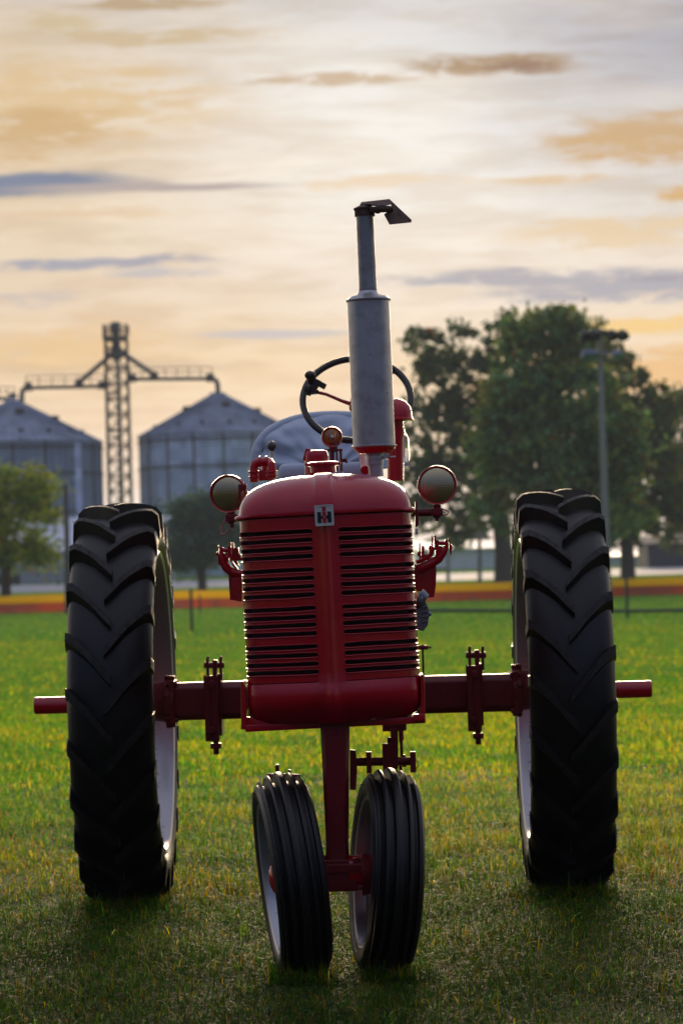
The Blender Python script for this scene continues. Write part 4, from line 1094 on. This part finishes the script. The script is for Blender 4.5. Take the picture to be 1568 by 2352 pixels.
# --- trees
M['leaf'] = leaf_mat('tree_leaf', .3, .6, .15, 1.0, (1.3, 1.3, .6))
M['bark'] = mat('bark', (0.07, 0.055, 0.045), 0.9, bump=(3, 0.6, 0.05))
def tree(name, D, blobs, trunk, ncl, per, leaf, pal, label, seed, spread=1.0, thick=.45, group=None, depth=.8):
    r = np.random.default_rng(seed); k = D / F
    tb, tt = at(trunk[0], trunk[1], D), at(trunk[2], trunk[3], D); tb.z = 0
    root_ = tag(empty(name, (tb.x, D, 0)), label, 'tree', group)
    O = np.array([tb.x, D, 0.0])
    B = []
    for (px, py, rx, ry) in blobs:
        p = at(px, py, D); B.append((p.x, p.z, rx * k, ry * k))
    wgt = np.array([b[2] * b[3] for b in B]); wgt /= wgt.sum()
    idx = r.choice(len(B), ncl, p=wgt); C = []
    for i in idx:
        bx, bz, rx, rz = B[i]
        d = r.normal(size=3); d /= np.linalg.norm(d); q = r.uniform(.25, 1) ** .5
        C.append((bx + d[0] * rx * q, D + d[1] * rx * q * depth, max(bz + d[2] * rz * q, .8)))
    C = np.array(C)
    n = ncl * per; cc = np.repeat(C, per, axis=0)
    sp = spread * r.uniform(.5, 1.2, ncl).repeat(per)[:, None]
    P = cc + r.normal(size=(n, 3)) * sp * np.array([1, 1, .7])
    u = r.normal(size=(n, 3)); u /= np.linalg.norm(u, axis=1)[:, None]
    w = r.normal(size=(n, 3)); w -= (w * u).sum(1)[:, None] * u; w /= np.linalg.norm(w, axis=1)[:, None]
    s = leaf * r.uniform(.6, 1.4, n)[:, None]
    V = np.stack([P - u * s * .5, P + w * s * .3, P + u * s * .5, P - w * s * .3], 1).reshape(-1, 3) - O
    Fq = np.arange(4 * n).reshape(-1, 4)
    pal = np.array(pal); pi_ = r.integers(0, len(pal), ncl).repeat(per); pick = np.where(r.uniform(0, 1, n) < .65, pi_, r.integers(0, len(pal), n))
    col = pal[pick] * r.uniform(.6, 1.35, n)[:, None]
    odd = r.uniform(0, 1, n) > .99; col[odd] = np.array([.35, .09, .02])
    np_mesh('crown', V, Fq, M['leaf'], col, root_)
    mb = MB(); R0 = thick
    pts = [Vector((0, 0, -.1)), Vector((.05, 0, tt.z * .35)), Vector((tt.x - tb.x, .1, tt.z)), Vector(((tt.x - tb.x) * 1.2, .3, tt.z * 1.7))]
    mb.tube(pts, [R0 * 1.25, R0, R0 * .85, R0 * .3], 12)
    rr = random.Random(seed)
    for i in range(16):
        a = pts[2].lerp(pts[3], rr.random()) if i % 2 else pts[1].lerp(pts[2], .5 + .5 * rr.random()); c = Vector(C[rr.randrange(len(C))] - O)
        m_ = a.lerp(c, .5) + Vector((0, 0, -.4)); mb.tube([a, m_, c], [R0 * .42, R0 * .22, R0 * .05], 7)
    mb.build('trunk', M['bark'], root_)
    return root_
G1 = [(.07, .14, .06), (.06, .11, .06), (.10, .15, .03), (.11, .12, .02)]
G2 = [(.15, .27, .10), (.13, .23, .11), (.24, .30, .06), (.20, .20, .05), (.13, .23, .09)]
G3 = [(.26, .33, .02), (.20, .28, .03), (.36, .38, .02), (.08, .14, .04)]
G4 = [(.06, .14, .11), (.055, .12, .11), (.09, .16, .09)]
tree('tree', 205, [(975, 800, 55, 55), (1010, 880, 85, 80), (1075, 800, 75, 65), (1000, 1010, 80, 120), (1040, 1150, 110, 110), (1100, 900, 90, 90), (960, 1120, 60, 90), (1120, 1000, 90, 110), (1180, 770, 60, 55)],
     (1157, 1332, 1140, 1100), 520, 21, .46, G1, 'tall dark gappy tree behind the air cleaner, left of the denser green tree', 21, .30, .62, 'broad trees behind the outfield fence')
tree('tree', 170, [(1190, 775, 55, 50), (1265, 755, 75, 50), (1325, 790, 50, 60), (1215, 880, 100, 90), (1310, 900, 115, 100), (1170, 1010, 100, 120), (1300, 1030, 150, 130), (1390, 1040, 105, 130), (1230, 1160, 150, 95), (1380, 1185, 110, 80)],
     (1255, 1334, 1250, 1150), 820, 38, .42, G2, 'large dense mid green tree behind the right rear tyre', 22, .38, .5, 'broad trees behind the outfield fence')
tree('tree', 215, [(1390, 830, 80, 70), (1440, 880, 60, 70), (1350, 790, 60, 60), (1500, 950, 60, 75), (1480, 1000, 70, 80), (1430, 1010, 110, 110), (1480, 1110, 110, 110), (1400, 1150, 100, 110), (1510, 1170, 80, 80)],
     (1440, 1322, 1435, 1180), 560, 28, .45, [(.07, .12, .03), (.10, .15, .02), (.05, .09, .03), (.15, .14, .015)], 'olive tree with sky gaps behind the light pole', 23, .32, .5, 'broad trees behind the outfield fence')
tree('tree', 240, [(1530, 950, 45, 50), (1570, 945, 60, 55), (1560, 1080, 70, 110), (1600, 1180, 110, 90), (1530, 1200, 50, 50)], (1590, 1318, 1590, 1200), 100, 110, .36, G1,
     'dark tree cut off by the right edge of the picture', 24, .6, .5, 'broad trees behind the outfield fence')
tree('tree', 150, [(20, 1110, 70, 55), (85, 1130, 48, 52), (40, 1200, 100, 80), (60, 1270, 75, 48), (-60, 1160, 90, 110), (118, 1270, 30, 45)], (12, 1362, 12, 1280), 105, 75, .26, G3,
     'sunlit yellow green tree at the left edge of the picture', 25, .42, .26, None)
tree('tree', 195, [(425, 1180, 42, 42), (480, 1170, 50, 36), (460, 1240, 78, 62), (510, 1240, 50, 62), (420, 1290, 40, 28)], (463, 1345, 462, 1290), 120, 90, .30, G4,
     'small dusky green tree in front of the right grain bin', 26, .5, .3, None)
# bushes & far tree line
def treeline():
    r = np.random.default_rng(5); n = 26000; x = r.uniform(-170, 170, n); y = 520 + r.uniform(-6, 6, n)
    hgt = 5.5 + 2.5 * np.sin(x * .09) + 1.5 * np.sin(x * .31 + 1) + 1.0 * np.sin(x * .9)
    z = hgt * r.uniform(0, 1, n) ** .7; s = r.uniform(.5, 1.1, n)
    u = r.normal(size=(n, 3)); u /= np.linalg.norm(u, axis=1)[:, None]; w = np.cross(u, r.normal(size=(n, 3))); w /= np.linalg.norm(w, axis=1)[:, None]
    P = np.stack([x, y, z], 1); s = s[:, None]
    V = np.stack([P - u * s, P - w * s, P + u * s, P + w * s], 1).reshape(-1, 3)
    o = np_mesh('woodland', V, np.arange(4 * n).reshape(-1, 4), M['leaf'], np.array([[.04, .065, .03]]) * r.uniform(.7, 1.3, n)[:, None])
    tag(o, 'far strip of woodland low on the horizon', 'woodland', kind='stuff')
treeline()

# --- grain bins
def galvm(name, base, band):
    m = bpy.data.materials.new(name); m.use_nodes = True; T = NT(m.node_tree); b = T.n['Principled BSDF']
    t = T.node('ShaderNodeTexCoord'); s = T.node('ShaderNodeSeparateXYZ'); T.l.new(t.outputs['Object'], s.inputs[0])
    ang = T.m('ARCTAN2', s.outputs[0], s.outputs[1])
    pan = T.m('FLOOR', T.m('MULTIPLY', ang, 34 / pi)); row = T.m('FLOOR', T.m('MULTIPLY', s.outputs[2], .9))
    wn = T.node('ShaderNodeTexWhiteNoise'); T.put(wn.inputs[0], T.xyz(pan, row, 0.0))
    c = T.mix(wn.outputs[0], base, band)
    st = T.ramp(T.noise(T.xyz(T.m('MULTIPLY', ang, 30.0), 0.0, T.m('MULTIPLY', s.outputs[2], .15)), 1.0, 4, .6), [(.5, (0, 0, 0)), (.75, (1, 1, 1))])
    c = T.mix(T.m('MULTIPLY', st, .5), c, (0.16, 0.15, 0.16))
    T.put(b.inputs['Base Color'], c); b.inputs['Metallic'].default_value = .3; b.inputs['Roughness'].default_value = .5
    bn = T.node('ShaderNodeBump'); bn.inputs['Strength'].default_value = .5; bn.inputs['Distance'].default_value = .05
    T.put(bn.inputs['Height'], T.m('SINE', T.m('MULTIPLY', s.outputs[2], 2 * pi / .35))); T.put(b.inputs['Normal'], bn.outputs[0])
    return m
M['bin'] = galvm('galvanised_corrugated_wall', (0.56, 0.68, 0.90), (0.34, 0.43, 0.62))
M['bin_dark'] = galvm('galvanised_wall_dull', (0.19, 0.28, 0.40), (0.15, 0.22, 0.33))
M['roofm'] = mat('galvanised_roof', (0.19, 0.26, 0.38), .5, .1, var=[(.5, (0.12, 0.17, 0.26), .45, .6)])
M['truss'] = mat('dark_galvanised_truss', (0.03, 0.034, 0.042), .6, .3)
M['trunkpipe'] = mat('leg_trunking', (0.10, 0.105, 0.115), .5, .3)
def grain_bin(D, ex0, ey0, ax_, ay, R, label, wallm, seed, eave_px):
    a = at(ax_, ay, D); ez = at(ax_, eave_px, D).z
    o = tag(empty('grain_bin', (a.x, D, 0)), label, 'silo', 'corrugated grain bins behind the field')
    mb = MB(); mb.lathe([(0, R), (ez, R)], (0, 0, 0), (0, 0, 1), 68)
    w = mb.build('wall', M[wallm], o)
    for i in range(68):
        an = 2 * pi * i / 68
        if sin(an) > .3: continue
        s_ = MB(); s_.box((R * cos(an) * 1.006, R * sin(an) * 1.006, ez / 2), (.10, .16, ez - .1), Matrix.Rotation(an, 3, 'Z'))
        s_.build('stiffener', M['truss'] if (i % 4 == 0) else M[wallm], w, smooth=False)
    for z in (ez * .30, ez * .56, ez * .80, ez - .55):
        s_ = MB(); s_.lathe([(-.07, R + .12), (.07, R + .12), (.07, R + .24), (-.07, R + .24)], (0, 0, z), (0, 0, 1), 68, closed=True); s_.build('wind_ring', M['truss'], w)
    mb = MB(); mb.lathe([(-.12, R + .12), (0, R + .25), (a.z - ez - .35, .9), (a.z - ez, .75), (a.z - ez + .15, .001)], (0, 0, ez), (0, 0, 1), 68)
    rf = mb.build('roof', M['roofm'], o)
    rb = MB(); H = a.z - ez
    for i in range(68):
        an = 2 * pi * i / 68
        p0 = Vector((cos(an) * (R + .2), sin(an) * (R + .2), ez + .06)); p1 = Vector((cos(an) * .9, sin(an) * .9, a.z - .28)); rb.tube([p0, p1], [.05, .04], 4)
    rb.build('roof_rib', M['roofm'], rf)
    rnd = random.Random(seed)
    for i in range(12):
        an = -pi / 2 + (i - 5.5) * .42; q = R * .80
        v = MB(); c0 = Vector((cos(an) * q, sin(an) * q, ez + H * (1 - q / R) )); v.cyl(c0, c0 + Vector((0, 0, .3)), .18, None, 10); v.lathe([(0, .3), (.14, .05)], c0 + Vector((0, 0, .25)), (0, 0, 1), 10); v.build('roof_vent', M['truss'], rf)
    for an, q in ((-2.75, .42), (-1.25, .35), (-.2, .5)):
        v = MB(); c0 = Vector((cos(an) * R * q, sin(an) * R * q, ez + H * (1 - q))); v.box(c0 + Vector((0, 0, .2)), (.8, .8, .5)); v.build('roof_hatch', M['truss'], rf, bevel=.05, smooth=False)
    return o, a, ez
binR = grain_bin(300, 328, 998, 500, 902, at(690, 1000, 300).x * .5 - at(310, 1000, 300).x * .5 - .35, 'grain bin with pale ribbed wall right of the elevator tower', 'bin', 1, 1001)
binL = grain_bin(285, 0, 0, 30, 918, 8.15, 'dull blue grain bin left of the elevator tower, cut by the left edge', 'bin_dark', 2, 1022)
s_ = MB(); p = at(190, 1100, 285); s_.box((p.x - binL[0].location.x, -sqrt(max(.1, 8.15 ** 2 - (p.x - binL[0].location.x) ** 2)) - .3, binL[2] / 2), (.75, .3, binL[2] - .3)); s_.build('ladder_chute', M['bin'], binL[0], smooth=False)
# --- elevator tower
TD = 296
tx0, tx1 = at(246, 940, TD).x, at(297, 940, TD).x; tcx = (tx0 + tx1) / 2; tw = (tx1 - tx0) / 2
tz = at(265, 775, TD).z
tow = tag(empty('elevator_tower', (tcx, TD, 0)), 'dark lattice grain elevator tower between the two grain bins', 'tower')
mb = MB(); nb = 17; hz = tz / nb
for sx in (-1, 1):
    for sy in (-1, 1): mb.tube([(sx * tw, sy * tw, 0), (sx * tw * .96, sy * tw * .96, tz + 1.2)], .11, 6)
for i in range(nb + 1):
    z = i * hz
    for s1_ in (-1, 1):
        mb.tube([(-tw, s1_ * tw, z), (tw, s1_ * tw, z)], .07, 5); mb.tube([(s1_ * tw, -tw, z), (s1_ * tw, tw, z)], .07, 5)
        if i < nb:
            mb.tube([(-tw, s1_ * tw, z), (tw, s1_ * tw, z + hz)], .05, 5); mb.tube([(tw, s1_ * tw, z), (-tw, s1_ * tw, z + hz)], .05, 5)
            mb.tube([(s1_ * tw, -tw, z), (s1_ * tw, tw, z + hz)], .05, 5)
mb.build('lattice', M['truss'], tow)
for i in range(1, 5):
    mb = MB(); z = tz * (.28 + .17 * i); mb.box((-tw + .5, 0, z), (1.1, 2 * tw, .08)); mb.box((-tw + .5, -tw, z + .5), (1.1, .06, .06)); mb.box((-tw, 0, z + .5), (.06, 2 * tw, .9)); mb.build('landing', M['truss'], tow, smooth=False)
mb = MB(); mb.box((.12, 0, tz / 2 + .2), (.42, .5, tz)); mb.build('leg_casing', M['trunkpipe'], tow, smooth=False)
mb = MB(); mb.box((0, 0, tz - .1), (2 * tw + .3, 2 * tw + .3, .35)); mb.build('platform', M['truss'], tow, smooth=False)
mb = MB()
for sx in (-1, -.5, 0, .5, 1):
    for sy in (-1, 1): mb.cyl((sx * (tw + .1), sy * (tw + .1), tz), (sx * (tw + .1), sy * (tw + .1), tz + 1.15), .05, None, 6)
for sy in (-1, 1):
    for h_ in (.6, 1.15): mb.cyl((sy * (tw + .1), -tw - .1, tz + h_), (sy * (tw + .1), tw + .1, tz + h_), .045, None, 6); mb.cyl((-tw - .1, sy * (tw + .1), tz + h_), (tw + .1, sy * (tw + .1), tz + h_), .045, None, 6)
mb.build('railing', M['truss'], tow)
mb = MB(); zt_ = at(265, 738, TD).z; mb.lathe([(0, .25), (.3, .42), (.9, .38), (1.0, .2)], (0, 0, tz + .05), (0, 0, 1), 14); mb.cyl((-.45, 0, zt_ - .55), (.45, 0, zt_ - .55), .52, None, 18); mb.box((-.2, 0, zt_ - .8), (.7, .6, .9)); mb.build('elevator_head', M['trunkpipe'], tow, bevel=.03)
mb = MB(); zd = at(265, 808, TD).z; mb.lathe([(-.9, .25), (-.4, .75), (.2, .55), (1.6, .2)], (0, 0, zd), (0, 0, 1), 14); mb.build('distributor', M['trunkpipe'], tow)
# spouts and conveyors, each its own thing
def spout(p, q, label):
    o = at(*p, TD); e = at(*q, TD); mb = MB(); mb.cyl((0, 0, 0), e - o, .24, None, 12)
    mb.cyl((e - o) * .96 + Vector((0, 0, .2)), (e - o) + Vector((0, 0, -.5)), .42, .42, 12)
    s = mb.build('grain_spout', M['trunkpipe']); s.location = o; tag(s, label, 'pipe', 'grain spouts sloping from the tower')
spout((262, 810), (180, 880), 'grain spout sloping down to the left from the elevator tower')
spout((270, 802), (356, 862), 'grain spout sloping down to the right from the elevator tower')
def conveyor(p, q, label, drop=None):
    a = at(*p, TD); b = at(*q, TD); mb = MB(); d = b - a; n = max(6, int(d.length / 1.1))
    e = tag(empty('conveyor', a), label, 'conveyor', 'overhead grain conveyors')
    mb.box(d / 2, (d.length, .5, .34), Matrix.Rotation(-atan2(d.z, d.x), 3, 'Y')); mb.box((0.2, 0, .1), (.8, .7, .8)); mb.box(d + Vector((-.2, 0, .1)), (.8, .7, .8)); mb.build('trough', M['trunkpipe'], e, bevel=.03)
    r_ = MB()
    for i in range(n + 1):
        c = d * (i / n); r_.cyl(c + Vector((0, -.5, .1)), c + Vector((0, -.5, 1.15)), .045, None, 6)
    for h_ in (.62, 1.12): r_.cyl(Vector((0, -.5, h_)), d + Vector((0, -.5, h_)), .04, None, 6)
    r_.cyl(Vector((0, -.5, .1)), d + Vector((0, -.5, .1)), .06, None, 6)
    r_.build('handrail', M['truss'], e)
    if drop:
        t_ = MB(); t_.tube([Vector((0, 0, 0)) + (d if drop > 0 else Vector((0, 0, 0))) + Vector(v) for v in ((0, 0, 0), (.35 * drop, 0, -.15), (.5 * drop, 0, -.6), (.5 * drop, 0, -1.4))], .26, 12); t_.build('drop_pipe', M['trunkpipe'], e)
conveyor((300, 871), (488, 870), 'overhead conveyor running right from the tower to the right bin roof', 1)
conveyor((62, 891), (240, 887), 'overhead conveyor running left from the tower to the left bin roof', -1)
conveyor((-70, 917), (36, 915), 'lower overhead conveyor leaving the picture at the left edge')

# --- sheds
M['white'] = mat('white_sheet_metal', (0.72, 0.74, 0.80), .5, .1, var=[(.4, (0.60, 0.63, 0.70), .45, .6)])
M['greywall'] = mat('grey_block_wall', (0.33, 0.36, 0.42), .7, var=[(.4, (0.26, 0.29, 0.34), .45, .6)])
M['darkwall'] = mat('dark_timber_wall', (0.06, 0.06, 0.075), .8)
M['winglass'] = mat('dark_window', (0.03, 0.035, 0.04), .15)
def shed(D, x0, x1, eave, ridge, depth, wallm, roofm, label, doors=()):
    a, b = at(x0, eave, D), at(x1, eave, D); r = at((x0 + x1) / 2, ridge, D); ez = at((x0 + x1) / 2, eave, D).z; w = b.x - a.x
    o = tag(empty('shed', ((a.x + b.x) / 2, D, 0)), label, 'building')
    mb = MB(); mb.box((0, depth / 2, ez / 2), (w, depth, ez))
    mb.build('wall', M[wallm], o, smooth=False)
    mb = MB(); e = .35; t = .12
    vs = [(-w / 2 - e, -e, ez), (w / 2 + e, -e, ez), (w / 2 + e, depth / 2, r.z), (-w / 2 - e, depth / 2, r.z), (w / 2 + e, depth + e, ez), (-w / 2 - e, depth + e, ez)]
    vs += [(x, y, z + t) for x, y, z in vs]
    mb.add(vs, [(0, 1, 2, 3), (3, 2, 4, 5), (6, 7, 8, 9), (9, 8, 10, 11), (0, 1, 7, 6), (5, 4, 10, 11), (1, 2, 8, 7), (2, 4, 10, 8), (0, 3, 9, 6), (3, 5, 11, 9)])
    mb.build('roof', M[roofm], o, smooth=False)
    for dx, dw, dh in doors:
        mb = MB(); mb.box((dx * w / 2, -.03, dh / 2), (dw, .08, dh)); mb.build('door', M['winglass'], o, smooth=False)
    return o
shed(268, -120, 385, 1268, 1188, 14, 'greywall', 'white', 'long pale shed with white roof below the grain bins at the left', [(-.5, 3, 2.6), (.55, 2.4, 2.4)])
shed(290, 955, 1215, 1262, 1242, 12, 'white', 'white', 'long white shed seen between the trees behind the right lift bracket', [(-.6, 2, 2.2)])
shed(286, 1225, 1475, 1282, 1272, 12, 'white', 'white', 'low white shed partly hidden by the light pole', [])
shed(262, 1486, 1640, 1250, 1232, 9, 'darkwall', 'darkwall', 'dark timber shed at the right edge behind the fence', [])
# --- poles
M['polewood'] = mat('grey_pole', (0.26, 0.25, 0.27), .7); M['postwood'] = mat('old_post_wood', (0.10, 0.085, 0.085), .9)
D = 118; b = at(1394, 1345, D); t = at(1376, 755, D); o = tag(empty('light_pole', (b.x, D, 0)), 'tall grey sports field light pole right of the right rear tyre', 'light pole')
mb = MB(); mb.tube([(0, 0, 0), (t.x - b.x, 0, t.z)], [.155, .095], 14); mb.build('pole', M['polewood'], o)
for zpx, span, lamps in ((766, (1333, 1432), (1338, 1358, 1400, 1424)), (812, (1335, 1425), (1340, 1356, 1412))):
    mb = MB(); p, q = at(span[0], zpx, D), at(span[1], zpx, D); L_ = lambda v: Vector((v.x - b.x, 0, v.z)); mb.box((L_(p) + L_(q)) / 2 + Vector((0, -.15, 0)), (q.x - p.x, .12, .12)); mb.build('cross_arm', M['polewood' if zpx > 800 else 'truss'], o, smooth=False)
    for lx in lamps:
        c = L_(at(lx, zpx + 4, D)) + Vector((0, -.2, 0)); lm = MB(); lm.lathe([(0, .06), (.1, .16), (.24, .22), (.38, .24), (.38, .22), (.34, .001)], c + Vector((0, .1, .18)), Vector((.25, -.55, -.75)), 14); lm.build('floodlight', M['truss'] if zpx < 800 else M['roofm'], o)
D = 132; b = at(154, 1352, D); t = at(151, 1112, D); mb = MB(); mb.tube([(0, 0, 0), (t.x - b.x, 0, t.z * .5), (t.x - b.x, 0, t.z - .05), (t.x - b.x, 0, t.z)], [.125, .115, .105, .07], 12)
o = mb.build('post', M['postwood']); o.location = (b.x, D, 0); tag(o, 'bare dark wooden post left of the left rear tyre', 'post')
for px, top, bot, D, lab in ((1100, 1150, 1325, 210, 'thin grey utility pole between the trunks in front of the long white shed'), (1028, 1238, 1330, 225, 'short thin pole in front of the long white shed, nearest the tractor')):
    b = at(px, bot, D); t = at(px, top, D); mb = MB(); mb.tube([(0, 0, 0), (t.x - b.x, 0, t.z)], [.16, .12], 10); o = mb.build('utility_pole', M['polewood']); o.location = (b.x, D, 0); tag(o, lab, 'pole')

# --- haze
if HAZE_DENSITY > 0:
    mb = MB(); mb.box((0, 290, 24), (520, 620, 50)); hz_ = mb.build('haze', bpy.data.materials.new('haze_air'), smooth=False)
    hm = hz_.data.materials[0]; hm.use_nodes = True; T = NT(hm.node_tree); T.n.clear()
    oo = T.node('ShaderNodeOutputMaterial'); pv = T.node('ShaderNodeVolumePrincipled'); pv.inputs['Color'].default_value = (.80, .86, .95, 1); pv.inputs['Density'].default_value = HAZE_DENSITY
    pv.inputs['Anisotropy'].default_value = 0.0
    T.l.new(pv.outputs[0], oo.inputs['Volume']); tag(hz_, 'thin pale haze over the far buildings and trees', 'haze', kind='stuff')
